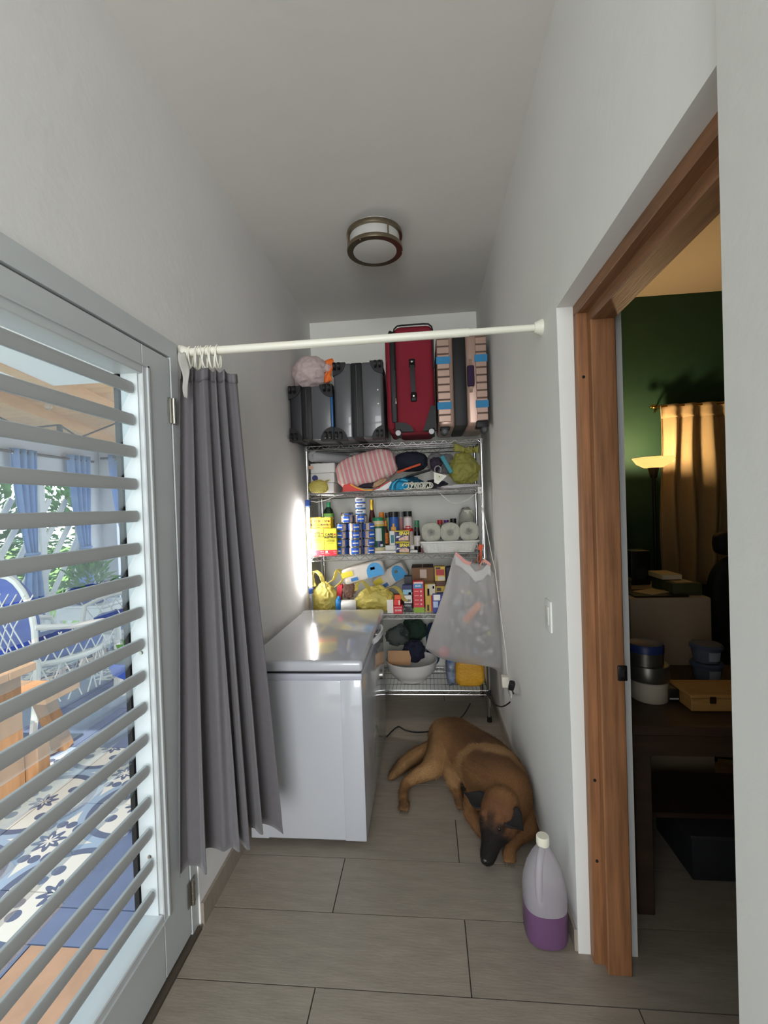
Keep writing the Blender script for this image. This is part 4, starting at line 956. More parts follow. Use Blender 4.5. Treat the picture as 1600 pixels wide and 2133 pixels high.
# turquoise bag full of rings
cloth('teal_bag', 'folded turquoise and dark teal bag on the second shelf', 'bag', 852, 1005, 3.385, (.10, .05, .042), (18, 70, 96), 41, z0=Z2+.004, crease=.4)
b = B(); q = at(828, 1012, Y=3.275)
obj_ = None
t = thing('turquoise_bag', 'bright turquoise bag folded flat beside pile of white rings', 'bag', (q.x, 3.28, Z2))
obj('bag_body', B().blob((q.x+.010, 3.292, Z2+.034), (.075, .036, .036), amp=.14, freq=2.2, seed=43, nu=64, nv=40, flat=Z2+.001, crease=.35), C('turq_0', (34, 150, 196), rough=.6, bump=.2), t, smooth=70)
for k in range(3): obj('fold', B().tube(smooth_path([at(812+5*k, 1021-1*k, Y=3.252), at(815+5*k, 1010-2*k, Y=3.252), at(828+5*k, 1001-2*k, Y=3.256), at(846+4*k, 1003-1*k, Y=3.262)]), .0065, 8), C('turq_%d' % (k+1), ((20, 110, 156), (70, 186, 216), (14, 84, 116))[k], rough=.6), t)
rnd = random.Random(8)
for i in range(16):
    p = at(846+i*3.4+rnd.uniform(-2, 2), 1018-rnd.uniform(0, 9)*(1 if 2 < i < 12 else .3), Y=3.262+rnd.uniform(0, .03)); p.z = max(p.z, Z2+.0265)
    n = Vector((rnd.uniform(-1, 1), rnd.uniform(-1, .2), rnd.uniform(-.6, .6))).normalized(); e = n.orthogonal().normalized(); g = n.cross(e); rr = .023
    o = obj('curtain_ring', B().tube([p+(e*math.cos(a)+g*math.sin(a))*rr for a in np.linspace(0, 5.4, 15)], .0036, 6), m_rod)
    tag(o, 'loose white plastic curtain ring in the heap on the second shelf', 'curtain ring', 'loose white rings heaped on the second shelf')
cloth('grey_backpack', 'light grey bag standing behind the triangular white hanger', 'bag', 918, 965, 3.62, (.11, .06, .080), (140, 138, 140), 45, rot=(0, .2, 0))
cloth('black_cloth', 'black cloth lying in front of the grey bag', 'cloth', 908, 1011, 3.34, (.075, .045, .04), (30, 28, 38), 46, z0=Z2+.004)
tag(obj('flat_case', B().rbox(at(872, 986, Y=3.315), (.18, .07, .014), r=.006, rot=(0, R(-14), 0)), m_blk), 'thin black flat case lying tilted over the teal bag', 'case')
p = at(918, 993, Y=3.262)
t = thing('triangular_clip_hanger', 'white triangular clip with ring hook on the second shelf', 'hanger', (p.x, 3.27, Z2))
tri = [(p.x-.048, p.z+.035), (p.x+.045, p.z+.005), (p.x-.02, p.z-.052), (p.x-.046, p.z-.04)]
pl_ = obj('plate', B().prism(tri, .014, axis='y', off=3.258), C('ivory_plastic', (222, 220, 206), rough=.4), t, smooth=0)
obj('inner_plate', B().prism([(p.x+(x-p.x)*.55-.004, p.z+(z-p.z)*.55) for x, z in tri], .006, axis='y', off=3.254), C('cream_plastic2', (206, 208, 178), rough=.4), pl_, smooth=0)
obj('pin', B().cyl((p.x-.01, 3.254, p.z), (p.x-.01, 3.250, p.z), .004, seg=10), m_blk, pl_)
obj('hook', B().tube([Vector((p.x-.018+.022*math.cos(a), 3.268, p.z+.052+.026*math.sin(a))) for a in np.linspace(-.9, 3.6, 15)], .004, 6), C('grey_ring', (150, 150, 150), rough=.4), t)
tag(obj('teal_wallet', B().rbox(at(930, 968, Y=3.30), (.030, .09, .14), r=.008, rot=(0, R(-28), 0)), C('teal_fabric', (70, 140, 152), rough=.8)), 'pale teal fabric case leaning beside the yellow mesh bag', 'case')
cloth('plum_cloth', 'dark plum cloth folded behind the teal case', 'cloth', 908, 966, 3.40, (.042, .045, .05), (58, 48, 64), 48)
cloth('white_cloth', 'white crumpled cloth spread under the yellow mesh bag', 'cloth', 958, 1014, 3.32, (.150, .065, .016), (206, 202, 204), 51, z0=Z2+.002, amp=.3)
p = at(967, 968, Y=3.31); m_net = M_film('yellow_net', (206, 202, 110), clear=.42, rough=.4, bump=.8, bscale=70)
t = thing('knotted_yellow_bag', 'see-through yellow bag tied in a knot at shelf end', 'bag', (p.x, 3.31, Z2+.02), None)
obj('bag_body', B().blob((p.x-.004, 3.345, p.z-.022), (.112, .072, .112), amp=.16, freq=2, seed=54, nu=80, nv=52, crease=.2, taper=.25, sq=2.1), m_net, t, smooth=60)
k_ = at(978, 938, Y=3.29); obj('knot', B().blob(k_, (.035, .03, .022), amp=.5, freq=3, seed=55, nu=24, nv=14, crease=.3), m_net, t)
obj('knot_tail', B().grid(lambda u, v: k_+Vector((-.02-.09*v, .01*math.sin(v*6), .0+.045*v*(1-.4*v)+(u-.5)*.05*(.4+v))), 6, 8), m_net, t, solid=.002); obj('knot_tail', B().grid(lambda u, v: k_+Vector((.02+.045*v, .01*math.sin(v*6), .004+(u-.5)*.04*(.4+v))), 6, 6), m_net, t, solid=.002)
for (dx, dz, r_, col) in ((.05, .03, .035, (70, 76, 96)), (-.0, -.045, .045, (92, 88, 86)), (.03, -.06, .035, (120, 118, 110))):
    o = obj('wrapped_bundle', B().blob((p.x+dx, 3.345, p.z+dz-.01), (r_, r_*.8, r_), amp=.2, seed=int(dx*100)+60, nu=18, nv=12), C('bundle_%d' % int(r_*1000+dx*1000), col, rough=.8)); tag(o, {.05: 'dark slate bundle near the top inside yellow knotted bag', -.0: 'grey bundle in the middle of yellow knotted bag', .03: 'pale grey bundle at the bottom of yellow knotted bag'}[dx], 'bundle')
# ------------------------------------------------------------------ third shelf (z 1.196): groceries
Z3 = LV[2]+.006
def coffee_box(px0, px1, py0, label, dz, lx):
    t = carton('coffee_carton', label, 'carton', px0, px1, py0, 3.265, Z3, .20, m_ylw, 'yellow coffee cartons')
    face(t, 'red_band', 0, 1, 0, .215, m_redp)
    s = t['_w']
    ftext(t, 'CAFE', .40, .80+dz, s*.25, m_blkp, sx=1.1, bold=.0006); ftext(t, 'BUSTELO', .5, .695+dz, s*.24, m_blkp, sx=.98, bold=.0006)
    o = face(t, 'stamp', .80, .93, .775+dz, .825+dz, m_redp, label='small red stamp')
    ftext(t, 'Café Espresso', .5, .60+dz, s*.115, m_blkp); ftext(t, 'Espresso Style', .5, .55+dz, s*.115, m_blkp)
    ftext(t, 'ground coffee', .5, .48+dz, s*.08, C('print_olive', (120, 112, 40))); ftext(t, '32', .16, .145, s*.20, m_whp, bold=.0008)
    ftext(t, 'SINGLE SERVE', .20, .075, s*.06, m_whp); ftext(t, 'NET WT', .84, .15, s*.07, m_whp); ftext(t, '11.6 OZ', .84, .09, s*.07, m_whp)
    return t
coffee_box(647, 674.2, 1101, 'yellow and red coffee carton nearest the glowing tube light', .015, 0)
coffee_box(674.8, 700.5, 1101, 'yellow and red coffee carton touching the stacked blue cans', -.02, 0)
ctop = at(672, 1101, Y=3.27).z+.001
for i, (p0, p1, rz, lab) in enumerate(((645, 668, .10, 'orange yellow coffee brick on cartons nearest the tube light'), (668.5, 690, -.12, 'orange yellow coffee brick on cartons in front of green bottle'))):
    t = carton('coffee_brick', lab, 'package', p0, p1, 1078, 3.295, ctop, .06, m_ylo, 'coffee bricks on the cartons', rz=rz)
    s = t['_w']; ftext(t, 'CAFE', .48, .66, s*.30, m_blkp, sx=1.05, bold=.0006); ftext(t, 'BUSTELO', .5, .33, s*.255, m_blkp, sx=.9, bold=.0006); face(t, 'red_line', .15, .85, .06, .12, m_redp); face(t, 'stamp', .78, .92, .6, .72, m_redp)
# green square bottle
h = hpx(686, 1046, 3.52, Z3)
t = jar('oil_bottle', 'dark green glass bottle with green cap behind the coffee bricks', 'bottle', 686, 3.52, Z3, [(.001, 0), (.038, 0), (.040, .006), (.040, h*.78), (.032, h*.85), (.014, h*.91), (.013, h*.93), (.001, h*.93)], C('dark_green_glass', (18, 40, 26), rough=.1, trans=.2),
        [(.001, h*.90), (.0165, h*.90), (.0165, h), (.001, h)], C('green_cap', (40, 132, 84), rough=.4), (.0412, h*.10, h*.775), C('label_green', (110, 166, 66), rough=.5), sq=3.2)
text('lettering', 'GOYA', .026, Vector((_org[t.name].x+.010, 3.52-.0422, Z3+h*.685)), m_whp, t, bold=.0008)
# cans
def can_proto(name, r, h, bodymat, parts):
    t = bpy.data.objects.new(name, None); COL.objects.link(t); t.empty_display_size = .03; _org[t.name] = Vector((0, 0, 0))
    o = Vector((0, 0, 0))
    b_ = obj('can', B().lathe([(.001, .001), (r*.96, .0), (r, .003), (r*.985, .005), (r*.985, h-.005), (r, h-.003), (r*.96, h), (r*.93, h-.003), (.001, h-.003)], (0, 0, 0), 26), m_tin, t, loc=o)
    obj('paper_label', B().lathe([(r*.984, .006), (r*.996, .006), (r*.996, h-.006), (r*.984, h-.006)], (0, 0, 0), 26), bodymat, t, loc=o)
    for (a0, a1, v0, v1, mat, lift) in parts:
        def fn(u, v, a0=a0, a1=a1, v0=v0, v1=v1, lift=lift):
            a = R(-90+a0+(a1-a0)*u); return Vector((math.cos(a)*(r+lift), math.sin(a)*(r+lift), h*(v0+(v1-v0)*v)))
        obj('print_panel', B().grid(fn, 8, 1), mat, t, loc=o)
    return t
CR, CH = .0475, .0575
m_cbase = C('can_print_base', (56, 84, 150), rough=.4, var=.25, vscale=60); m_cblue = C('can_blue', (30, 92, 200), rough=.35); m_cfish = C('can_picture', (186, 160, 140), rough=.5, var=.35, vscale=90)
cp = can_proto('food_can', CR, CH, m_cbase, [(-30, 34, .18, .82, m_cblue, .0004), (-62, -34, .1, .9, m_cfish, .0003), (38, 64, .1, .85, m_cfish, .0003), (-24, 28, .40, .56, m_whp, .0007)])
cols = [(716, 3.345), (739.5, 3.315), (759.5, 3.330)]
names = ('left', 'middle', 'right'); rown = ('bottom', 'second', 'third', 'fourth')
first = True
for ci, (px, Y) in enumerate(cols):
    x = at(px, 1120, Y=Y).x
    if ci == 0: x0_ = x = at(739.5, 1120, Y=3.315).x-2*CR-.001; Y = 3.345
    if ci == 2: x = at(739.5, 1120, Y=3.315).x+2*CR+.001; Y = 3.345
    for rj in range(4):
        lab = 'blue labelled food can, %s row from shelf, %s column of the can stack' % (rown[rj], names[ci])
        loc = (x, Y, Z3+rj*(CH+.0006)); rz = R((-42, 4, 30)[ci]+rj*7)
        if first: o = cp; o.location = loc; o.rotation_euler = (0, 0, rz); first = False
        else: o = copy_tree(cp, loc, rotz=rz)
        tag(o, lab, 'can', 'blue food cans stacked on the third shelf')
xm = at(739.5, 1120, Y=3.315).x; z5 = Z3+4*(CH+.0006)
tag(copy_tree(cp, (xm-.052, 3.33, z5), rotz=R(-8)), 'blue labelled food can on top of the stack, nearest coffee carton', 'can', 'blue food cans stacked on the third shelf')
tag(copy_tree(cp, (xm+.046, 3.335, z5), rotz=R(6)), 'blue labelled food can on top of the stack, under the white tins', 'can', 'blue food cans stacked on the third shelf')
tag(copy_tree(cp, (xm-.075, 3.45, z5+.018), rotz=R(12)), 'blue labelled food can at the back rising above the stack', 'can', 'blue food cans stacked on the third shelf')
obj_sup = tag(obj('flat_tin', B().lathe([(.001, 0), (.047, 0), (.047, .017), (.001, .017)], (xm-.075, 3.45, z5), 20), m_tin), 'flat tin under the rearmost blue can', 'tin')
for k in range(4): tag(copy_tree(cp, (xm-.075, 3.45, Z3+k*(CH+.0006)), rotz=R(12)), 'blue labelled food can in the rear column, %s row from shelf' % rown[k], 'can', 'blue food cans stacked on the third shelf')
wp = can_proto('white_tin', .039, .0425, C('white_print', (222, 226, 232), rough=.4, var=.06, vscale=50), [(-70, 70, 0, .20, C('tin_blue_band', (60, 120, 196)), .0003), (-40, 30, .4, .62, C('tin_navy_print', (70, 80, 120)), .0003)])
for k in range(3):
    loc = (xm+.046, 3.335, z5+CH+.001+k*.043); o = wp if k == 0 else copy_tree(wp, loc); o.location = loc
    tag(o, 'white and blue tin, %s of three stacked on the blue cans' % ('lowest', 'middle', 'topmost')[k], 'tin', 'white tins on top of the can stack')
# tall dark bottle with gold neck
h = hpx(775, 1041, 3.56, Z3)
jar('vinegar_bottle', 'tall red brown glass bottle with gold foil neck', 'bottle', 776, 3.56, Z3, [(.001, 0), (.036, 0), (.038, .006), (.038, h*.45), (.030, h*.58), (.015, h*.80), (.012, h*.97), (.001, h*.97)], C('red_brown_glass', (92, 30, 34), rough=.08, trans=.35),
    [(.001, h*.80), (.0155, h*.80), (.0135, h*.93), (.015, h*.94), (.015, h), (.001, h)], C('gold_foil', (206, 166, 60), rough=.3, metal=.8))
# riser tray at the back of the shelf
rx0, rx1 = at(774, 1140, Y=3.40).x, at(870, 1140, Y=3.40).x; zr = Z3+.052
t = thing('riser_tray', 'low white riser tray holding the rear row of jars', 'tray', ((rx0+rx1)/2, 3.5, Z3))
obj('platform', B().rbb((rx0, 3.405, zr-.008), (rx1, 3.62, zr), r=.002, seg=1), m_whp, t, smooth=0)
obj('front_lip', B().rbb((rx0, 3.400, Z3), (rx1, 3.406, zr+.0), r=.002, seg=1), m_whp, t, smooth=0)
for x in (rx0, rx1): obj('side_leg', B().bb((x-.003, 3.406, Z3), (x+.003, 3.62, zr-.008)), m_whp, t, smooth=0)
obj('step', B().rbb((rx0, 3.340, Z3), (rx1, 3.398, Z3+.018), r=.002, seg=1), m_whp, t, smooth=0)
# green lidded cheese jar
zj = Z3+.019
h = hpx(788, 1078, 3.385, zj)
t = jar('grated_cheese_jar', 'green labelled jar with green lid beside the can stack', 'jar', 788, 3.385, zj, [(.001, 0), (.046, 0), (.048, .005), (.048, h*.80), (.040, h*.90), (.001, h*.90)], C('jar_cream', (214, 202, 160), rough=.3),
    [(.001, h*.885), (.040, h*.885), (.040, h*.985), (.037, h), (.001, h)], C('green_lid', (38, 140, 96), rough=.4), (.0486, h*.10, h*.74), C('label_dark_green', (26, 84, 58), rough=.45))
def curved(t, cx, Y, z0, r, h, a0, a1, v0, v1, mat, name='print_panel', lift=.0006):
    obj(name, B().grid(lambda u, v: Vector((cx+math.cos(R(-90+a0+(a1-a0)*u))*(r+lift), Y+math.sin(R(-90+a0+(a1-a0)*u))*(r+lift), z0+h*(v0+(v1-v0)*v))), 10, 1), mat, t)
jx_ = at(788, 1100, Y=3.385).x
curved(t, jx_, 3.385, zj, .0486, h, -20, 35, .30, .68, C('label_grey', (200, 206, 198))); curved(t, jx_, 3.385, zj, .0486, h, -50, -28, .45, .60, m_whp); curved(t, jx_, 3.385, zj, .0486, h, -5, 50, .12, .28, m_navy); curved(t, jx_, 3.385, zj, .0488, h, 20, 45, .13, .2, m_whp); curved(t, jx_, 3.385, zj, .0484, h, -80, 80, .75, .80, C('label_gold', (206, 170, 70)))
# small sauce bottles
h = hpx(803, 1085, 3.46, zr)
jar('hot_sauce_bottle', 'small sauce bottle with orange cap and red yellow label', 'bottle', 803, 3.46, zr, [(.001, 0), (.020, 0), (.021, .004), (.021, h*.55), (.013, h*.70), (.010, h*.80), (.001, h*.80)], C('sauce_brown', (72, 34, 22), rough=.15),
    [(.001, h*.78), (.013, h*.78), (.012, h), (.001, h)], C('orange_cap', (226, 132, 36), rough=.4), (.0216, h*.06, h*.50), C('label_red_yellow', (212, 120, 50), var=.5, vscale=60))
h = hpx(796, 1067, 3.57, zr)
jar('orange_cap_bottle', 'bottle with tall orange cap standing behind the sauce bottle', 'bottle', 796, 3.57, zr, [(.001, 0), (.022, 0), (.022, h*.72), (.001, h*.72)], C('amber_plastic', (150, 96, 40), rough=.3), [(.001, h*.72), (.020, h*.72), (.020, h*.96), (.016, h), (.001, h)], C('orange_cap', (226, 132, 36)))
# spice canisters with black lids
def canister(px, Y, r, ytop, label, bodycol, labcol, lab, lidcol=(20, 20, 22), txt=None):
    h = hpx(px, ytop, Y, zr)
    t = jar('spice_canister', label, 'jar', px, Y, zr, [(.001, 0), (r, 0), (r, h*.85), (.001, h*.85)], C('canister_%s' % lab, bodycol, rough=.35), [(.001, h*.84), (r*1.03, h*.84), (r*1.03, h), (.001, h)], C('lid_%s' % lab, lidcol, rough=.4), (r+.001, h*.08, h*.80), C('lab_%s' % lab, labcol, rough=.45), group='seasoning jars on the riser tray')
    return t, h
t, h = canister(820.5, 3.50, .036, 1066, 'blue seasoning canister with orange sun emblem and black lid', (50, 96, 168), (52, 98, 172), 'blue')
x_ = at(820.5, 1100, Y=3.50).x; curved(t, x_, 3.50, zr, .037, h, -30, 30, .40, .54, C('emblem_orange', (232, 168, 60)), lift=.001); curved(t, x_, 3.50, zr, .037, h, -10, 12, .52, .64, C('emblem_orange', (232, 168, 60)), lift=.0014); curved(t, x_, 3.50, zr, .037, h, -42, 42, .36, .40, C('emblem_red', (196, 70, 40)), lift=.0016)
canister(809, 3.565, .022, 1068, 'green seasoning jar with dark lid left of the blue canister', (110, 140, 80), (128, 150, 84), 'green')
canister(836, 3.575, .020, 1066, 'clear seasoning jar with grey lid between blue and red labelled jars', (150, 146, 142), (170, 120, 116), 'clear', lidcol=(120, 120, 120))
t, h = canister(850, 3.505, .032, 1065, 'white and red labelled seasoning jar with black lid', (190, 172, 168), (226, 216, 212), 'whitered')
x_ = at(850, 1100, Y=3.505).x; curved(t, x_, 3.505, zr, .033, h, -30, 34, .42, .56, m_redp, lift=.001); curved(t, x_, 3.505, zr, .033, h, -18, 22, .46, .52, m_whp, lift=.0015)
# mayonnaise jar, teal box
h = hpx(850, 1094, 3.43, Z3)
jar('mayonnaise_jar', 'cream jar with red lid behind the luncheon meat tins', 'jar', 851, 3.445, zr, [(.001, 0), (.036, 0), (.038, .01), (.038, .06), (.032, .105), (.001, .105)], C('jar_ivory', (222, 206, 190), rough=.3), [(.001, .10), (.034, .10), (.034, .122), (.001, .122)], C('red_lid', (208, 44, 46), rough=.4))
t = carton('soup_box', 'small white box with teal label on the riser tray', 'carton', 811, 822, 1106, 3.415, zr, .035, m_whp); face(t, 'teal_panel', .25, .85, .15, .72, C('teal_print', (40, 132, 138)))
# luncheon meat tins
zt1 = Z3
for k, lab in enumerate(('lower luncheon meat tin with picture label on the shelf', 'upper luncheon meat tin with yellow rim stacked on another')):
    a = at(823.5, 1130, Y=3.275); c = at(853.5, 1130, Y=3.275); w_ = c.x-a.x; cx_ = (a.x+c.x)/2; hh = .083; z0 = Z3+k*(hh+.001); yy = 3.275+.028
    t = thing('meat_tin', lab, 'tin', (cx_, yy, z0), 'luncheon meat tins')
    obj('tin', B().rbox((cx_, yy, z0+hh/2), (w_, .056, hh-.006), r=.016, seg=4), m_navy, t)
    obj('rim', B().rbox((cx_, yy, z0+hh-.004), (w_+.001, .057, .008), r=.0035, seg=2), C('rim_yellow', (226, 206, 60), rough=.3), t); obj('rim', B().rbox((cx_, yy, z0+.004), (w_+.001, .057, .008), r=.0035, seg=2), C('rim_gold', (176, 160, 90), rough=.3, metal=.5), t)
    yf = yy-.0286
    text('lettering', 'SPAM', .031, Vector((cx_+.014, yf-.001, z0+hh*.72)), C('spam_yellow', (240, 216, 60)), t, sx=.95, bold=.0012)
    obj('picture_panel', B().prism([(cx_-.026, z0+.012), (cx_+.045, z0+.012), (cx_+.045, z0+hh*.55), (cx_+.01, z0+hh*.50), (cx_-.026, z0+hh*.30)] if k else [(cx_-.02, z0+.012), (cx_+.045, z0+.012), (cx_+.045, z0+hh*.42), (cx_+.02, z0+hh*.52), (cx_-.01, z0+hh*.48), (cx_-.026, z0+hh*.30)], .001, axis='y', off=yf-.0008), C('meat_picture', (206, 170, 148), rough=.5, var=.3, vscale=60), t, smooth=0)
    obj('picture_panel', B().prism([(cx_-.046, z0+.03), (cx_-.020, z0+.035), (cx_-.012, z0+hh*.5), (cx_-.040, z0+hh*.55)], .001, axis='y', off=yf-.0012), C('tin_label_white', (214, 212, 210)), t, smooth=0)
# black sauce bottle with green cap, wine coloured label
zb_ = Z3
h = hpx(868, 1084, 3.36, zb_)
jar('soy_bottle', 'dark bottle with green cap and white label beside the basket', 'bottle', 868.5, 3.37, zb_, [(.001, 0), (.0235, 0), (.0245, .005), (.0245, h*.55), (.020, h*.66), (.018, h*.80), (.001, h*.80)], C('soy_black', (24, 18, 18), rough=.12), [(.001, h*.79), (.0185, h*.79), (.018, h), (.001, h)], C('green_cap2', (34, 104, 66), rough=.4), (.0252, h*.20, h*.52), C('label_cream', (214, 206, 200), var=.2, vscale=70))
t = carton('red_wine_box', 'dark red and white small carton behind the basket end', 'carton', 876, 889, 1128, 3.345, Z3, .04, C('wine_red', (112, 34, 44))); face(t, 'white_panel', .05, .95, .45, .95, m_whp)
# woven plastic basket and wrapped paper rolls
Yb = 3.275; a = at(874, 1129, Y=Yb); c = at(999, 1127, Y=Yb); w_ = c.x-a.x; cx_ = (a.x+c.x)/2; zt_ = a.z; dp = .235; cy_ = Yb+dp/2
m_bask = C('white_basket', (214, 214, 208), rough=.45)
t = thing('basket', 'white woven plastic basket holding three paper rolls', 'basket', (cx_, cy_, Z3))
def rect_ring(w2, d2, r, z, n=6):
    pts = []
    for (sx, sy, a0) in ((1, -1, -90), (1, 1, 0), (-1, 1, 90), (-1, -1, 180)):
        for i in range(n+1): a_ = R(a0+90*i/n); pts.append(Vector((cx_+sx*(w2-r)+math.cos(a_)*r, cy_+sy*(d2-r)+math.sin(a_)*r, z)))
    return pts
hb = zt_-Z3; nr = 7
# horizontal weavers and upright slats leave real gaps
for i in range(nr+1):
    f_ = i/nr; z = Z3+.012+(hb-.03)*f_; k = .86+.10*f_
    obj('weaver', B().tube(rect_ring(w_/2*k, dp/2*k, .04, z), [.0046]*28, 5, closed=True), m_bask, t)
nU = 44
ub = B(); top = rect_ring(w_/2*.965, dp/2*.965, .04, zt_-.006); bot = rect_ring(w_/2*.86, dp/2*.86, .04, Z3+.006)
def along(ring, s):
    L_ = [0]
    for i in range(len(ring)): L_.append(L_[-1]+(ring[(i+1) % len(ring)]-ring[i]).length)
    d = s*L_[-1]
    for i in range(len(ring)):
        if d <= L_[i+1]: return ring[i].lerp(ring[(i+1) % len(ring)], (d-L_[i])/max(1e-9, L_[i+1]-L_[i]))
for k in range(nU): p0, p1 = along(bot, (k+.5)/nU), along(top, (k+.5)/nU); ub.strip([p0, p1], .0155, axis=((p1-p0).cross(Vector((p0.x-cx_, p0.y-cy_, 0)))), th=.003)
obj('uprights', ub, m_bask, t, kind='stuff', smooth=0)
obj('base', B().prism([(p.x, p.y) for p in rect_ring(w_/2*.86, dp/2*.86, .04, 0)], .008, axis='z', off=Z3), m_bask, t, smooth=0)
obj('rim', B().tube(rect_ring(w_/2, dp/2, .045, zt_-.006), .009, 8, closed=True), m_bask, t)
m_wrap = M_film('clear_wrap', (214, 214, 204), clear=.35, rough=.2, bump=.9, bscale=70); m_paper = C('tissue_paper', (214, 212, 196), rough=.95)
for px, py, rr, lab in ((898.5, 1109, .0690, 'wrapped white paper roll in basket nearest the meat tins'), (938, 1109, .0690, 'wrapped white paper roll in the middle of the basket'), (977.5, 1107, .0690, 'wrapped white paper roll in basket nearest the right rack post')):
    p = at(px, py, Y=3.300); t = thing('paper_roll', lab, 'paper roll', (p.x, 3.40, p.z-rr), 'paper rolls in the basket')
    obj('roll', B().lathe([(.026, -.105), (rr*.90, -.105), (rr*.94, -.100), (rr*.94, .10), (.026, .10), (.026, -.105)], (p.x, 3.412, p.z), 32, sq=2.6, rot=(PI/2, 0, 0)), m_paper, t)
    obj('core', B().lathe([(.0265, -.10), (.0265, .10), (.0245, .10), (.0245, -.10), (.0265, -.10)], (p.x, 3.412, p.z), 20, rot=(PI/2, 0, 0)), C('core_card', (150, 140, 126), rough=.9), t)
    def wr(u, v, p=p, rr=rr):
        a_ = 2*PI*u; r_ = rr*(v*.985)+.002; q = (abs(math.cos(a_))**2.6+abs(math.sin(a_))**2.6)**(-1/2.6) if v > .4 else 1
        n_ = .004*noise.noise(Vector((math.cos(a_)*6, math.sin(a_)*6, v*4+p.x*9)))
        return Vector((p.x+math.cos(a_)*r_*q, 3.3055+n_-(.010*max(0, .35-v)*-2)+.022*max(0, v-.85), p.z+math.sin(a_)*r_*q))
    obj('wrapping', B().grid(wr, 36, 12, closed_u=True), m_wrap, t, smooth=60)
for px, cap, lab in ((917, (190, 44, 52), 'red capped bottle peeking over the basket'), (930, (110, 50, 130), 'purple capped bottle peeking over the basket'), (944.5, (24, 24, 26), 'black capped bottle peeking over the basket')):
    h = hpx(px, 1083 if px < 940 else 1080, 3.60, Z3)
    jar('capped_bottle', lab, 'bottle', px, 3.60, Z3, [(.001, 0), (.022, 0), (.022, h*.86), (.001, h*.86)], C('bottle_olive', (120, 110, 70), rough=.3), [(.001, h*.85), (.0195 if px < 940 else .024, h*.85), (.0195 if px < 940 else .024, h), (.001, h)], C('cap_%d' % px, cap, rough=.4), group='capped bottles behind the basket')
p = at(974, 1075, Y=3.60); h = hpx(974, 1062, 3.60, Z3)
t = thing('tall_paper_roll', 'tall white paper towel roll standing behind the basket', 'paper roll', (p.x, 3.60, Z3)); obj('roll', B().lathe([(.001, 0), (.046, 0), (.046, h), (.014, h), (.014, h-.02), (.001, h-.02)], (p.x, 3.60, Z3), 28), m_paper, t)
obj('wrapping', B().blob((p.x-.01, 3.595, Z3+h*.5), (.060, .052, h*.56), amp=.10, freq=3, seed=71, nu=30, nv=20, crease=.15, sq=2.8, flat=Z3), m_wrap, t, smooth=60)

# ------------------------------------------------------------------ fourth shelf (z .768)
Z4 = LV[3]+.006
m_ybag = M_film('yellow_bag_film', (236, 222, 126), clear=.12, rough=.28, bump=1., bscale=45)
def shopping(label, px, Y, rx, ry, rz, seed, ears):
    p = at(px, 1230, Y=Y); return bag('yellow_bag', label, (p.x, Y, Z4+rz*.86), (rx, ry, rz), seed, Z4, m_ybag, ears=ears, group='yellow shopping bags on the fourth shelf', nu=110, nv=64, crease=.24, amp=.10, taper=.30)
t = shopping('full yellow shopping bag with looped handles nearest the tube light', 676, 3.36, .100, .085, .118, 81,
    [[at(655, 1222, Y=3.30), at(650, 1200, Y=3.30), at(656, 1189, Y=3.30), at(668, 1198, Y=3.30), at(673, 1212, Y=3.30)], [at(684, 1214, Y=3.32), at(696, 1206, Y=3.32), at(704, 1186, Y=3.34), at(716, 1204, Y=3.34), at(700, 1222, Y=3.32)]])
t = shopping('open yellow shopping bag slumped over a white box', 782, 3.355, .150, .085, .100, 83,
    [[at(742, 1230, Y=3.29), at(745, 1215, Y=3.285), at(755, 1211, Y=3.285), at(764, 1220, Y=3.285), at(772, 1236, Y=3.285)], [at(800, 1230, Y=3.29), at(820, 1222, Y=3.285), at(834, 1232, Y=3.285), at(840, 1246, Y=3.28), at(846, 1252, Y=3.28)]])
def letters(body, px, py, Y, size, mat, parent, rot=0.): return text('lettering', body, size, at(px, py, Y=Y), mat, parent, rot=(PI/2, rot, 0))
# white wrapped roll lying on its side with blue letters
a = at(706, 1256, Y=3.275); c = at(742, 1254, Y=3.275)
t = thing('wrapped_roll', 'white wrapped paper roll with blue print between yellow bags', 'paper roll', ((a.x+c.x)/2, 3.30, Z4))
obj('roll', B().lathe([(.001, -.055), (.044, -.055), (.048, -.050), (.048, .05), (.044, .055), (.001, .055)], ((a.x+c.x)/2+.004, 3.30, Z4+.049), 28, rot=(0, PI/2, .12)), C('wrap_white', (226, 226, 222), rough=.25), t)
obj('blue_wrap_end', B().blob((a.x-.004, 3.285, Z4+.062), (.022, .035, .062), amp=.2, freq=3, seed=91, nu=24, nv=16, crease=.2), C('wrap_blue', (48, 134, 206), rough=.35), t)
p = at(728, 1212, Y=3.36); tag(obj('bread_bag', B().blob((p.x-.014, 3.40, Z4+.155), (.045, .04, .07), amp=.3, freq=2.6, seed=93, nu=72, nv=48, crease=.3), M_film('clear_brown', (176, 140, 126), clear=.3, rough=.15, bump=1., bscale=60), smooth=60), 'clear crinkled bag with brown contents between the yellow bags', 'bag')
p = at(706, 1225, Y=3.40); tag(obj('red_packet', B().rbox((p.x, 3.405, Z4+.10), (.04, .05, .19), r=.006, rot=(0, .15, 0)), m_redp), 'red packet wedged behind the first yellow bag', 'packet')
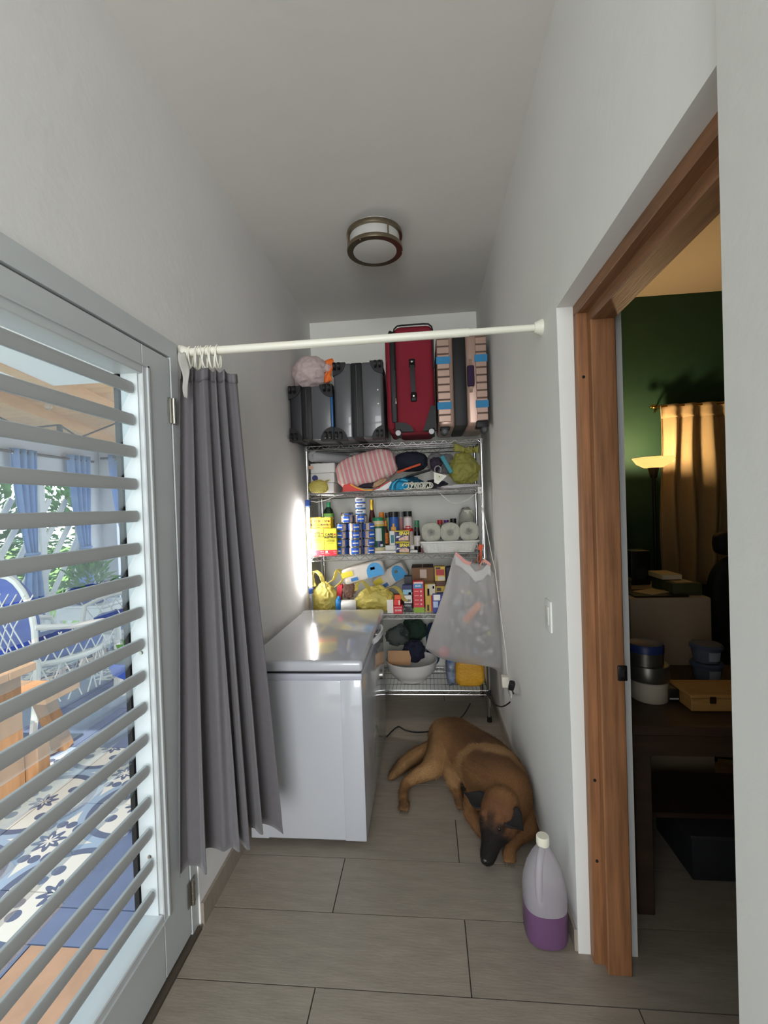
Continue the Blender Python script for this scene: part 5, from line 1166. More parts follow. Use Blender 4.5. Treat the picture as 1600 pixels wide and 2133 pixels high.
# tissue multipacks
def tissue_pack(label, c, size, rot, seed):
    t = thing('tissue_pack', label, 'tissue pack', c, 'white wrapped tissue multipacks')
    m = Euler(rot).to_matrix(); nx, nz = 3, 1
    b = B().blob((0, 0, 0), (size[0]/2, size[1]/2, size[2]/2), amp=.03, freq=3, seed=seed, nu=56, nv=30, sq=6, crease=.03)
    o = obj('wrapper', b, C('pack_white', (214, 208, 198), rough=.3, bump=.5, bscale=25, var=.05), t, loc=c, smooth=60)
    def panel(u0, u1, v0, v1, mat, arch=False, nm='print_panel'):
        y = -size[1]/2*1.02; pts = [((u0-.5)*size[0], (v0-.5)*size[2]), ((u1-.5)*size[0], (v0-.5)*size[2])]
        if arch:
            for k in range(9): a_ = PI*k/8; pts.append((((u0+u1)/2-.5+(u1-u0)/2*math.cos(a_))*size[0], (v0+(v1-v0)*(.35+.65*math.sin(a_))-.5)*size[2]))
        else: pts += [((u1-.5)*size[0], (v1-.5)*size[2]), ((u0-.5)*size[0], (v1-.5)*size[2])]
        return obj(nm, B().prism(pts, .002, axis='y', off=y-.001), mat, t, loc=c, smooth=0)
    m_pb = C('pack_blue', (58, 150, 208), rough=.35); m_py = C('pack_yellow', (222, 204, 62), rough=.4)
    panel(.60, .97, .08, .90, m_pb, arch=True); panel(.70, .80, .50, .66, m_py); panel(.04, .30, .46, .78, m_py); panel(.22, .38, .14, .34, C('pack_blue2', (50, 112, 176)))
    t.rotation_euler = rot
    return t
pk_ = at(757, 1190, Y=3.40)
tissue_pack('wrapped tissue pack with blue arch print leaning at the top', (pk_.x, 3.405, pk_.z), (.335, .15, .125), (0, R(-14), 0), 95)
pk2 = at(814, 1205, Y=3.40)
tissue_pack('wrapped tissue pack tilted steeply behind the open yellow bag', (pk2.x-.012, 3.572, pk2.z-.008), (.28, .15, .135), (0, R(-31), R(-6)), 96)
t = carton('maroon_carton', 'dark maroon carton hidden under the tissue packs', 'carton', 770, 842, 1243, 3.56, Z4, .12, C('maroon_card', (86, 52, 46), rough=.8))
# white box under the open yellow bag
carton('white_box', 'plain white box edge showing beside the open yellow bag', 'carton', 806, 819, 1250, 3.268, Z4, .05, m_whp)
# red packs
t = carton('red_carton', 'low red carton marked 15/30% at the shelf front', 'carton', 820, 838.5, 1262, 3.255, Z4, .06, m_redp, 'red cartons near the open yellow bag'); ftext(t, '15/30%', .5, .42, t['_w']*.27, m_whp, bold=.0005); face(t, 'white_line', .06, .94, .80, .84, m_whp); zrc = Z4+t['_h']+.001
t = carton('red_packet', 'small red and white packet stacked on the red carton', 'packet', 821, 834, 1249.5, 3.262, zrc, .05, C('bright_red', (226, 58, 54)), 'red cartons near the open yellow bag'); face(t, 'white_side', .72, .90, .08, .92, m_whp); zrc += t['_h']+.001
carton('orange_packet', 'small orange packet at the very top of red carton', 'packet', 822, 835.5, 1240, 3.266, zrc, .045, C('orange_red', (226, 96, 54)))
# 250 packs
t = carton('black_packet', 'black film packet marked 250 standing on the shelf', 'packet', 841, 858.5, 1257, 3.30, Z4, .05, C('film_black', (38, 38, 40), rough=.25, bump=.6, bscale=40), 'packets marked 250'); ftext(t, '250', .5, .36, t['_w']*.40, m_blkp, bold=.001); face(t, 'silver_fold', .1, .9, .68, .80, C('silver_film', (160, 160, 162), rough=.3)); zz = Z4+t['_h']+.001
t = carton('white_packet', 'white packet marked 250 on top of the black packet', 'packet', 841.5, 858, 1240, 3.302, zz, .045, m_whp, 'packets marked 250'); ftext(t, '250', .55, .32, t['_w']*.38, m_blkp, bold=.001); zz += t['_h']+.001
t = carton('blue_packet', 'blue packet with pale wave print on the white packet', 'packet', 838, 858.5, 1219, 3.305, zz, .05, m_navy); face(t, 'pale_wave', .05, .9, .05, .55, C('pale_blue', (140, 190, 214))); face(t, 'barcode_patch', .6, .98, .05, .28, m_whp)
carton('dark_pouch', 'dark grey pouch behind the blue packet', 'pouch', 842, 858, 1200, 3.42, Z4, .06, C('dark_pouch', (52, 54, 58), rough=.5))
# tall red box with green foot
t = carton('tall_red_box', 'tall red and green box in front of the cardboard box', 'carton', 860, 882, 1211, 3.285, Z4, .07, m_redp); face(t, 'green_foot', 0, 1, 0, .165, C('lime_green', (140, 176, 50))); face(t, 'blue_banner', .04, .90, .78, .92, C('banner_blue', (54, 140, 198))); face(t, 'grey_top', .1, .95, .925, .985, C('top_band', (226, 190, 186)))
for v in (.68, .54, .40, .27): face(t, 'spot', .66, .82, v-.025, v+.025, C('spot_pale', (232, 186, 180))); face(t, 'caption', .12, .52, v-.012, v+.016, C('caption_pink', (238, 150, 140)))
text('lettering', 'BAGS', .016, _org[t.name]+Vector((-.002, -.0364, t['_h']*.85)), m_whp, t, bold=.0006)
# cardboard box
t = carton('cardboard_box', 'brown cardboard box with a plain pale label', 'carton', 857, 903, 1183, 3.46, Z4, .20, m_kraft); face(t, 'label_patch', .38, .68, .74, .96, C('label_pale', (206, 184, 172), rough=.8))
obj('tape_strip', B().bb((-.02, -.101, t['_h']-.001), (.02, .10, t['_h']+.0012)), C('parcel_tape', (78, 64, 56), rough=.3), t, smooth=0, loc=_org[t.name])
for s in (-1, 1): obj('flap_edge', B().bb((s*.004, -.1, t['_h']), (s*t['_w']/2, .1, t['_h']+.003)), C('kraft_dark', (92, 70, 56), rough=.85), t, smooth=0, loc=_org[t.name])
# yellow and red boxes
t = carton('yellow_box', 'yellow and red narrow box beside the tall red box', 'carton', 885, 906.5, 1217, 3.30, Z4, .06, C('box_yellow', (206, 172, 66))); face(t, 'white_corner', .30, 1, .62, 1, C('box_cream', (206, 196, 176))); face(t, 'red_side', .55, .98, .02, .60, C('box_red', (190, 54, 46))); face(t, 'dark_tag', .16, .36, .04, .26, C('box_dark', (60, 48, 40))); face(t, 'red_dot', .74, .90, .84, .94, C('dot_red', (180, 50, 60))); face(t, 'brown_shape', .2, .42, .58, .84, C('shape_brown', (70, 56, 44)))
t = carton('blue_white_pack', 'blue and white film pack at the shelf front by hanging bag', 'packet', 901, 921, 1238, 3.262, Z4, .05, C('pack_royal', (44, 66, 148), rough=.3)); face(t, 'white_patch', .10, .80, .68, .98, m_whp); face(t, 'pale_patch', .05, .55, .30, .62, C('pack_pale', (176, 196, 224)))
t = carton('yellow_box', 'yellow box with blue band behind the film pack', 'carton', 907.5, 928, 1221, 3.37, Z4, .07, C('box_yellow', (206, 172, 66))); face(t, 'blue_band', .1, .95, .45, .75, C('band_blue', (60, 82, 150))); face(t, 'dark_tag', .12, .55, .80, .94, C('box_dark', (60, 48, 40))); zz = Z4+t['_h']+.001
t = carton('brown_packet', 'brown flat packet between two yellow boxes', 'packet', 907.5, 928, 1211, 3.372, zz, .07, C('pack_brown', (96, 66, 58), rough=.6)); zz += t['_h']+.001
t = carton('yellow_box', 'yellow and red box stacked above the brown packet', 'carton', 905.5, 927, 1180, 3.374, zz, .07, C('box_yellow', (206, 172, 66)), 'yellow boxes by the cardboard box'); face(t, 'red_panel', .1, .92, .40, .80, C('panel_red', (168, 44, 44))); face(t, 'dark_tag', .08, .55, .82, .95, C('box_dark', (60, 48, 40))); face(t, 'cream_foot', .3, .96, .04, .32, C('box_cream', (206, 196, 176)))
t = carton('black_box', 'black box with white lettering beside the hanging white bag', 'carton', 929, 960, 1182, 3.42, Z4, .10, C('box_black', (34, 38, 54), rough=.5)); 
for k in range(3): face(t, 'white_bar', .10+.0*k, .34, .60-.16*k, .70-.16*k, m_whp)

# ------------------------------------------------------------------ bottom shelf (z .224): bowl, bags
Z5 = LV[4]+.006
p = at(860, 1400, Y=3.46); bx = at(858, 1400, Y=3.46).x; zrim = at(858, 1372, Y=3.30).z
hB = .150
t = thing('mixing_bowl', 'large white bowl on the bottom shelf holding cardboard and cloths', 'bowl', (bx, 3.46, Z5))
prof = [(.001, .004), (.105, .0), (.113, .006), (.115, .016), (.150, .045), (.180, .085), (.198, hB), (.191, hB+.003), (.172, .085), (.14, .05), (.08, .03), (.001, .028)]
obj('bowl', B().lathe([(r, z+Z5) for r, z in prof], (bx, 3.455, 0), 48), C('bowl_white', (220, 218, 214), rough=.25, coat=.3), t)
o = obj('torn_cardboard', B().prism([(at(808, 1358, Y=3.40).x, at(808, 1356, Y=3.40).z), (at(808, 1386, Y=3.40).x, at(808, 1386, Y=3.40).z), (at(855, 1386, Y=3.40).x, at(855, 1386, Y=3.40).z), (at(856, 1372, Y=3.40).x, at(856, 1370, Y=3.40).z), (at(852, 1357, Y=3.40).x, at(852, 1356, Y=3.40).z)], .006, axis='y', off=3.405), C('card_tan', (186, 146, 108), rough=.85, var=.05), smooth=0); tag(o, 'torn tan cardboard piece standing in the white bowl', 'cardboard')
cloth('navy_garment', 'dark navy cloth heaped in the white bowl', 'clothing', 862, 1356, 3.50, (.085, .055, .085), (26, 30, 50), 101)
p = at(829, 1322, Y=3.40); tag(obj('clear_bag', B().blob((p.x, 3.385, p.z), (.10, .05, .065), amp=.3, freq=1.8, seed=103, nu=80, nv=52, crease=.3, rot=(0, -.4, 0)), M_film('smoky_clear', (96, 110, 108), clear=.72, rough=.12, bump=1., bscale=40), smooth=60), 'shiny clear plastic bag on dark cloths above the bowl', 'bag')
cloth('green_garment', 'dark green cloth behind the clear plastic bag', 'clothing', 862, 1312, 3.63, (.10, .04, .08), (32, 52, 40), 104)
cloth('blue_cushion', 'dark blue cushion standing at the back of the bottom shelf', 'cushion', 903, 1340, 3.665, (.06, .032, .17), (30, 52, 84), 105, amp=.08, crease=.05)
a = at(947, 1376, Y=3.30); c = at(1010, 1376, Y=3.30); zt_ = a.z
m_gold = C('gold_woven', (206, 152, 40), rough=.5, bump=.6, bscale=60, var=.12)
t = thing('rice_sack', 'golden yellow sack with printed side on the bottom shelf', 'sack', ((a.x+c.x)/2, 3.40, Z5))
obj('sack_body', B().blob(((a.x+c.x)/2, 3.395, (Z5+zt_)/2), ((c.x-a.x)/2, .10, (zt_-Z5)/2+.01), amp=.05, freq=3, seed=110, nu=56, nv=36, sq=5, crease=.05, flat=Z5), m_gold, t, smooth=60)
obj('printed_side', B().blob((a.x-.022, 3.40, (Z5+zt_)/2-.005), (.040, .10, (zt_-Z5)/2+.015), amp=.12, freq=3, seed=112, nu=36, nv=26, sq=3, crease=.1, flat=Z5), C('print_mix', (120, 130, 150), rough=.35, var=.5, vscale=22), t, smooth=60)
p = at(938, 1385, Y=3.285)
obj('blue_print', B().blob((p.x-.004, 3.305, at(938, 1372, Y=3.29).z), (.016, .012, .035), amp=.1, seed=113, nu=14, nv=10), C('print_sky', (60, 110, 170)), t)

# ------------------------------------------------------------------ white drawstring bag hanging from the right post
YH = 3.14
outl = [(948, 1152), (965, 1160), (985, 1172), (1003, 1176), (1018, 1178), (1030, 1196), (1038, 1250), (1045, 1310), (1051, 1370), (1055, 1400), (1046, 1402), (1020, 1388), (985, 1383), (940, 1378), (905, 1366), (886, 1350), (893, 1322), (908, 1280), (922, 1240), (934, 1200), (941, 1172)]
P2 = [at(x, y, Y=YH) for x, y in outl]; cx_ = sum(p.x for p in P2)/len(P2)
zmin, zmax = min(p.z for p in P2), max(p.z for p in P2)
def span(z):
    xs = []
    n = len(P2)
    for i in range(n):
        p, q = P2[i], P2[(i+1) % n]
        if (p.z-z)*(q.z-z) <= 0 and abs(p.z-q.z) > 1e-9: xs.append(p.x+(q.x-p.x)*(z-p.z)/(q.z-p.z))
    return (min(xs), max(xs)) if len(xs) >= 2 else (cx_, cx_)
m_hang = M_film('white_bag_film', (232, 230, 228), clear=.52, rough=.3, bump=.7, bscale=22)
def hang(u, v):
    z = zmax-.004-(zmax-zmin-.012)*v; l, r = span(z); a_ = 2*PI*u
    x = (l+r)/2-(r-l)/2*math.cos(a_)
    dep = .085*math.sin(PI*min(1, v*.55+.22))**.8*(.35+.65*min(1, v*2.5))*min(1, (1-v)*6+.12)
    n_ = .010*noise.noise(Vector((x*14, a_, z*5)))+.006*noise.noise(Vector((x*34, a_, z*9)))
    return Vector((x, YH-math.sin(a_)*dep+n_, z))
t = thing('hanging_bag', 'white drawstring bin bag of bottles hanging from the right rack post', 'bag', (cx_, YH, zmin))
obj('bag_film', B().grid(hang, 96, 60, closed_u=True), m_hang, t, smooth=70)
m_pinkb = C('pink_drawstring', (222, 160, 150), rough=.5)
def hemf(u, v):
    q0_, q1_ = [(948, 1153), (962, 1161), (976, 1174), (990, 1190), (1005, 1186), (1016, 1174), (1022, 1178)], None
    i = u*6; k = min(5, int(i)); f_ = i-k; p = at(q0_[k][0]+(q0_[k+1][0]-q0_[k][0])*f_, q0_[k][1]+(q0_[k+1][1]-q0_[k][1])*f_, Y=YH-.055); return p+Vector((0, .006*math.sin(u*9), -.075*v))
obj('folded_hem', B().grid(hemf, 24, 5), C('hem_white', (224, 222, 220), rough=.35, bump=.4, bscale=40, transl=.3), t, solid=.002, smooth=60)
obj('drawstring', B().strip(smooth_path([at(949, 1153, Y=YH-.062), at(958, 1160, Y=YH-.062), at(968, 1170, Y=YH-.060), at(980, 1174, Y=YH-.05), at(982, 1168, Y=YH-.03)], 4), .022, axis=(.3, .2, 1), th=.003), m_pinkb, t)
obj('drawstring', B().strip(smooth_path([at(996, 1186, Y=YH-.062), at(1003, 1172, Y=YH-.06), at(1008, 1168, Y=YH-.04), at(1016, 1172, Y=YH-.05), at(1022, 1178, Y=YH-.05)], 4), .020, axis=(.3, .2, 1), th=.003), m_pinkb, t)
m_clo = C('orange_clip', (206, 82, 40), rough=.5)
p = at(1001, 1140, Y=3.232)
t2_ = thing('orange_hook', 'orange plastic clip on the rack post holding hanging bag', 'clip', (p.x, 3.235, p.z-.05))
obj('jaw', B().rbox(p, (.030, .022, .042), r=.005, rot=(0, .3, 0)), m_clo, t2_); obj('strap', B().strip(smooth_path([p+Vector((0, -.008, -.01)), at(1002, 1158, Y=3.21), at(999, 1172, Y=3.16)], 4), .012, axis=(1, 0, .3), th=.004), m_clo, t2_)
obj('strap', B().tube(smooth_path([at(1000, 1152, Y=3.215), at(994, 1164, Y=3.19), at(990, 1172, Y=3.16)], 4), .0025, 6), m_clo, t2_)
# empties seen through the film
rnd = random.Random(5); m_clearb = C('clear_bottle', (206, 210, 212), rough=.08, trans=.75); m_capw = C('cap_white', (232, 230, 226), rough=.4)
spots = [((940, 1228), .4, 'white'), ((1020, 1245), 1.1, 'white'), ((985, 1230), -.5, 'yellow'), ((960, 1265), .9, 'grey'), ((1000, 1290), .3, 'white'), ((955, 1335), -.7, 'white'), ((1010, 1340), .9, 'yellow'), ((1020, 1300), -.3, 'grey'), ((930, 1300), .6, 'grey'), ((995, 1365), .2, 'white'), ((1030, 1368), -.6, 'white'), ((915, 1345), .8, 'grey')]
where = ('near the upper left fold', 'near the upper right side', 'below the hem in the middle', 'left of the orange label', 'right of the orange label', 'at the lower left', 'with yellow cap at lower right', 'against the wall side', 'at the left edge', 'just above the bottom seam', 'in the lower right corner', 'in the lower left corner')
for i, ((px, py), rot, cap) in enumerate(spots):
    c0 = at(978+(px-972)*.66, 1290+(py-1285)*.72, Y=YH-.030*max(0., 1-abs(px-975)/85.)); ax = Vector((math.sin(rot), -.25, math.cos(rot))).normalized(); mrot = ax.to_track_quat('Z', 'Y').to_euler()
    tt = thing('empty_bottle', 'clear empty plastic bottle inside the hanging bag, '+where[i], 'bottle', c0, 'empty bottles in the hanging bag')
    obj('bottle', B().lathe([(.001, -.07), (.024, -.07), (.027, -.062), (.025, -.02), (.027, .01), (.022, .035), (.010, .055), (.010, .062), (.001, .062)], c0, 16, rot=mrot), m_clearb, tt)
    obj('cap', B().lathe([(.001, .058), (.0135, .058), (.0135, .074), (.001, .074)], c0, 14, rot=mrot), {'white': m_capw, 'yellow': C('cap_yellow', (206, 206, 90)), 'grey': C('cap_grey', (120, 124, 132))}[cap], tt)
    obj('label_sleeve', B().lathe([(.0262, -.03), (.0278, -.03), (.0278, .005), (.0262, .005)], c0, 16, rot=mrot), C('sleeve_%d' % (i % 3), ((150, 160, 176), (196, 196, 200), (110, 120, 140))[i % 3], rough=.4), tt)
a, c = at(968, 1294, Y=YH-.052), at(1000, 1256, Y=YH-.052); d = c-a
tag(obj('orange_carton', B().rbox((a+c)/2, (d.length, .02, .045), r=.004, rot=(0, -math.atan2(d.z, d.x), 0)), C('label_orange', (226, 140, 92), rough=.5)), 'flattened orange and white carton showing through the hanging bag', 'carton')
p = at(925, 1358, Y=YH-.03); tag(obj('pink_packet', B().blob(p, (.040, .02, .035), amp=.2, seed=120, nu=18, nv=12), C('pink_pack', (206, 110, 116), rough=.4)), 'pink printed packet at the bottom corner inside hanging bag', 'packet')
# ------------------------------------------------------------------ the dog: one continuous body, grown from tapered limbs and fused
def chain(b, pts, n=7, seg=14):
    """pts: (x, y, z, r[, squash z]) - spheres swept between joints"""
    for (p, q) in zip(pts[:-1], pts[1:]):
        for k in range(n+1):
            f_ = k/n; c = [p[i]+(q[i]-p[i])*f_ for i in range(4)]; sz = (p[4] if len(p) > 4 else 1)+((q[4] if len(q) > 4 else 1)-(p[4] if len(p) > 4 else 1))*f_
            b.blob((c[0], c[1], c[2]), (c[3], c[3], c[3]*sz), amp=0, nu=seg, nv=9)
body = B()
# trunk lying along the wall: pelvis, loin, ribcage, shoulders, neck
chain(body, [(.075, 2.80, .118, .112), (.13, 2.73, .135, .128), (.20, 2.60, .138, .136), (.265, 2.46, .148, .148), (.305, 2.33, .155, .152), (.325, 2.22, .150, .138), (.315, 2.13, .150, .108), (.295, 2.07, .148, .090)], n=6, seg=20)
chain(body, [(.38, 2.36, .10, .088), (.395, 2.22, .09, .075), (.40, 2.10, .07, .055)], n=5)       # far shoulder against the wall
# tail, thick and bushy, lying on the floor
chain(body, [(.03, 2.80, .085, .052), (-.03, 2.76, .062, .048), (-.12, 2.70, .050, .046), (-.19, 2.62, .042, .040), (-.235, 2.555, .030, .026), (-.25, 2.53, .024, .014)], n=7)
# near hind leg: thigh out to the side, hock, foot
chain(body, [(.06, 2.72, .115, .095), (.03, 2.62, .095, .082), (-.03, 2.53, .075, .054), (-.11, 2.50, .050, .036), (-.16, 2.465, .036, .027), (-.172, 2.40, .030, .024), (-.168, 2.345, .026, .026), (-.160, 2.315, .020, .022)], n=7)
# other hind foot tucked forward
chain(body, [(.09, 2.56, .08, .06), (.095, 2.47, .055, .040), (.108, 2.41, .035, .028), (.118, 2.365, .026, .025), (.122, 2.34, .022, .022)], n=6)
# forelegs: one folded under the chest, one reaching past the muzzle
chain(body, [(.24, 2.30, .10, .075), (.185, 2.30, .065, .046), (.165, 2.22, .045, .036), (.20, 2.13, .036, .030), (.235, 2.08, .032, .030)], n=7)
chain(body, [(.375, 2.20, .085, .060), (.385, 2.10, .050, .040), (.345, 2.06, .036, .031), (.318, 2.03, .028, .028), (.310, 2.005, .020, .025)], n=7)
# head: skull, cheeks, stop, muzzle, nose
H0 = Vector((.278, 2.045, .178)); H1 = Vector((.205, 1.925, .048))      # crown -> nose tip
def hp_(f_, up=0., side=0.):
    d = (H1-H0).normalized(); s_ = d.cross(Vector((0, 0, 1))).normalized(); u_ = s_.cross(d); p = H0.lerp(H1, f_)+u_*up+s_*side; return p
def hs(f_, r, up=0., side=0.): p = hp_(f_, up, side); return (p.x, p.y, p.z, r)
chain(body, [hs(-.12, .084, -.01), hs(.08, .083), hs(.25, .076), hs(.42, .060), hs(.58, .047), hs(.78, .039), hs(.93, .034), hs(.99, .025)], n=6, seg=18)
for s_ in (-1, 1):
    chain(body, [hs(.18, .045, -.022, s_*.045), hs(.38, .034, -.026, s_*.036), hs(.55, .024, -.020, s_*.026)], n=4)       # cheeks
    chain(body, [hs(.20, .022, .058, s_*.034), hs(.34, .020, .046, s_*.036)], n=3)                                         # brows
chain(body, [hs(.50, .030, -.035), hs(.90, .022, -.024)], n=4)                                                           # lower jaw
# toes
for (c, dr) in (((-.160, 2.312, .016), (-.1, -1)), ((.124, 2.338, .017), (.2, -1)), ((.308, 1.998, .016), (-.12, -1))):
    for k in (-1.5, -.5, .5, 1.5):
        d = Vector((dr[0], dr[1], 0)).normalized(); n_ = Vector((-d.y, d.x, 0)); p = Vector(c)+n_*k*.0125
        chain(body, [(p.x, p.y, p.z+.004, .0115), (p.x+d.x*.022, p.y+d.y*.022, p.z-.002, .0100), (p.x+d.x*.032, p.y+d.y*.032, p.z-.005, .0075)], n=3, seg=8)
me = bpy.data.meshes.new('dog_raw'); me.from_pydata([tuple(v) for v in body.v], [], body.f)
tmp = bpy.data.objects.new('dog_raw', me); COL.objects.link(tmp)
rm = tmp.modifiers.new('r', 'REMESH'); rm.mode = 'VOXEL'; rm.voxel_size = .0065
sm = tmp.modifiers.new('s', 'SMOOTH'); sm.factor = .6; sm.iterations = 7
me2 = bpy.data.meshes.new_from_object(tmp.evaluated_get(bpy.context.evaluated_depsgraph_get())); bpy.data.objects.remove(tmp); bpy.data.meshes.remove(me)
dog = thing('dog', 'tan and black shepherd dog lying on the floor against right wall', 'dog', (.15, 2.40, 0))
DO = Vector((.15, 2.40, 0))
nv_ = len(me2.vertices); co = np.empty(nv_*3); me2.vertices.foreach_get('co', co); co = co.reshape(-1, 3)
co[:, 2] = np.maximum(co[:, 2], .0035)                                            # rests on the floor
co[:, 0] = np.minimum(co[:, 0], .452)                                             # leans on the wall
# coat colours
H0n, H1n = np.array(H0), np.array(H1); ax_n = (H1n-H0n)/np.linalg.norm(H1n-H0n); rel = co-H0n; tpar = rel@ax_n/np.linalg.norm(H1n-H0n); dist = np.linalg.norm(rel-np.outer(rel@ax_n, ax_n), axis=1)
def sm_(x, a, b_): t_ = np.clip((x-a)/(b_-a), 0, 1); return t_*t_*(3-2*t_)
tan = np.array(lin((124, 88, 55))[:3]); fawn = np.array(lin((174, 136, 92))[:3]); dark = np.array(lin((70, 48, 34))[:3]); black = np.array(lin((26, 22, 20))[:3]); rust = np.array(lin((116, 78, 52))[:3])
col = np.tile(tan, (nv_, 1))
nz = np.array([noise.noise(Vector(p)*9) + .5*noise.noise(Vector(p)*22) for p in co])
def mix(col, c, w_): return col*(1-w_[:, None])+c*w_[:, None]
col = mix(col, fawn, sm_(-co[:, 0]+.12+.02*nz, -.02, .16)*.55*sm_(co[:, 1], 2.25, 2.5))          # paler flank toward the belly
ridge = np.abs(co[:, 0]-(.02+.34*sm_(-co[:, 1], -2.85, -2.15)+.0))
saddle = sm_(co[:, 2], .21, .285)*sm_(co[:, 1], 2.10, 2.3)
col = mix(col, dark, np.clip(saddle*.72+.3*nz*saddle, 0, .9))
col = mix(col, fawn*.9, np.clip(sm_(np.sin(co[:, 1]*21+co[:, 0]*9+nz*.8), .55, 1.)*.62*sm_(co[:, 1], 2.2, 2.32)*sm_(-co[:, 1], -2.72, -2.55), 0, .65))   # shoulder and rib stripes
col = mix(col, dark, np.clip(sm_(-co[:, 0]-.10, .06, .15)*sm_(co[:, 1], 2.49, 2.56)*.8, 0, .8))  # tail tip
hw = sm_(-dist, -.135+.045*sm_(tpar, .3, .5), -.105+.035*sm_(tpar, .3, .5))*sm_(tpar, -.35, -.05)*sm_(-co[:, 1], -2.13, -2.08)                                            # head region
col = mix(col, rust*.85, hw*.85)
mask = hw*sm_(tpar+.05*nz, .30, .56); col = mix(col, black, np.clip(mask, 0, 1))
sidev = rel@np.array((H1-H0).normalized().cross(Vector((0, 0, 1))).normalized())
upv = rel@np.array(((H1-H0).normalized().cross(Vector((0, 0, 1)))).normalized().cross((H1-H0).normalized()))
col = mix(col, black, hw*sm_(-np.abs(sidev), -.030, -.008)*sm_(upv, .03, .05)*sm_(tpar, .02, .3)*.75)
for s_ in (-1, 1):
    e_ = np.array(hp_(.36, .050, s_*.040)); col = mix(col, black, sm_(-np.linalg.norm(co-e_, axis=1), -.036, -.014)*.85)
for c in ((-.165, 2.31, .01), (.122, 2.335, .01)): col = mix(col, black, sm_(-np.linalg.norm(co-np.array(c), axis=1), -.05, -.02)*.55)
col = np.clip(col*(1+.10*nz[:, None]), 0, 1)
me2.vertices.foreach_set('co', (co-np.array(DO)).ravel()); me2.update()
at_ = me2.color_attributes.new('coat', 'FLOAT_COLOR', 'POINT'); at_.data.foreach_set('color', np.hstack([col, np.ones((nv_, 1))]).ravel())
def coat_mat(name, rough=.85, bump=.6):
    m = bpy.data.materials.new(name); m.use_nodes = True; nt = m.node_tree; N = nt.nodes; L = nt.links; b = N['Principled BSDF']; b.inputs['Roughness'].default_value = rough; b.inputs['Specular IOR Level'].default_value = .25
    a = N.new('ShaderNodeAttribute'); a.attribute_name = 'coat'; tc = N.new('ShaderNodeTexCoord'); n = N.new('ShaderNodeTexNoise'); n.inputs['Scale'].default_value = 160; n.inputs['Detail'].default_value = 3; L.new(tc.outputs['Object'], n.inputs['Vector'])
    mr = N.new('ShaderNodeMapRange'); mr.inputs['To Min'].default_value = .72; mr.inputs['To Max'].default_value = 1.25; L.new(n.outputs['Fac'], mr.inputs['Value']); vm = N.new('ShaderNodeVectorMath'); vm.operation = 'SCALE'; L.new(a.outputs['Color'], vm.inputs[0]); L.new(mr.outputs['Result'], vm.inputs['Scale']); L.new(vm.outputs['Vector'], b.inputs['Base Color'])
    if bump: bp = N.new('ShaderNodeBump'); bp.inputs['Strength'].default_value = bump; bp.inputs['Distance'].default_value = .004; L.new(n.outputs['Fac'], bp.inputs['Height']); L.new(bp.outputs['Normal'], b.inputs['Normal'])
    return m
m_coat = coat_mat('dog_coat'); m_furm = coat_mat('dog_fur', bump=0)
me2.shade_smooth(); me2.materials.clear(); me2.materials.append(m_coat); me2.name = 'dog_body'
db = bpy.data.objects.new('body', me2); COL.objects.link(db); db.parent = dog; _org['body'] = DO.copy()
# short coat: thin blades laid back along the body
nf = len(me2.polygons); cen = np.empty(nf*3); me2.polygons.foreach_get('center', cen); cen = cen.reshape(-1, 3); nor = np.empty(nf*3); me2.polygons.foreach_get('normal', nor); nor = nor.reshape(-1, 3)
fv = np.array([p.vertices[0] for p in me2.polygons]); rng = np.random.default_rng(3); pick = rng.choice(nf, min(nf, 42000), replace=nf < 42000)
P = cen[pick]+rng.normal(0, .002, (len(pick), 3)); Nn = nor[pick]; colf = col[fv[pick]]
wp = P+np.array(DO)
flow = np.tile(np.array([-.45, .9, -.15]), (len(pick), 1)); flow[wp[:, 0] < .0] = np.array([-.75, -.55, -.2]); hm = (wp[:, 1] < 2.12); flow[hm] = np.array([.45, .75, .35])
flow = flow-Nn*(flow*Nn).sum(1)[:, None]; flow /= np.linalg.norm(flow, axis=1)[:, None]+1e-6; flow += rng.normal(0, .22, flow.shape)
ln_ = rng.uniform(.008, .017, len(pick)); ln_[hm & (colf.sum(1) < .08)] *= .5
tail_m = (wp[:, 0] < .02) & (wp[:, 1] > 2.50) & (wp[:, 2] > .0); ln_[tail_m] *= 1.5
sd = np.cross(flow, Nn); sd /= np.linalg.norm(sd, axis=1)[:, None]+1e-6; wd = .0011
tip = P+(flow*.90+Nn*.26)*ln_[:, None]; tip[:, 2] = np.maximum(tip[:, 2], .002); tip[:, 0] = np.minimum(tip[:, 0]+DO.x, .455)-DO.x
V = np.empty((len(pick)*3, 3)); V[0::3] = P-sd*wd; V[1::3] = P+sd*wd; V[2::3] = tip
fm = bpy.data.meshes.new('fur'); fm.from_pydata(V.tolist(), [], np.arange(len(V)).reshape(-1, 3).tolist())
fa = fm.color_attributes.new('coat', 'FLOAT_COLOR', 'POINT'); cf = np.repeat(np.clip(colf*rng.uniform(.8, 1.2, (len(pick), 1)), 0, 1), 3, axis=0); fa.data.foreach_set('color', np.hstack([cf, np.ones((len(cf), 1))]).ravel())
fm.materials.append(m_furm); fo = bpy.data.objects.new('fur', fm); COL.objects.link(fo); fo.parent = dog; fo['kind'] = 'stuff'; fo['label'] = 'short tan and black fur'
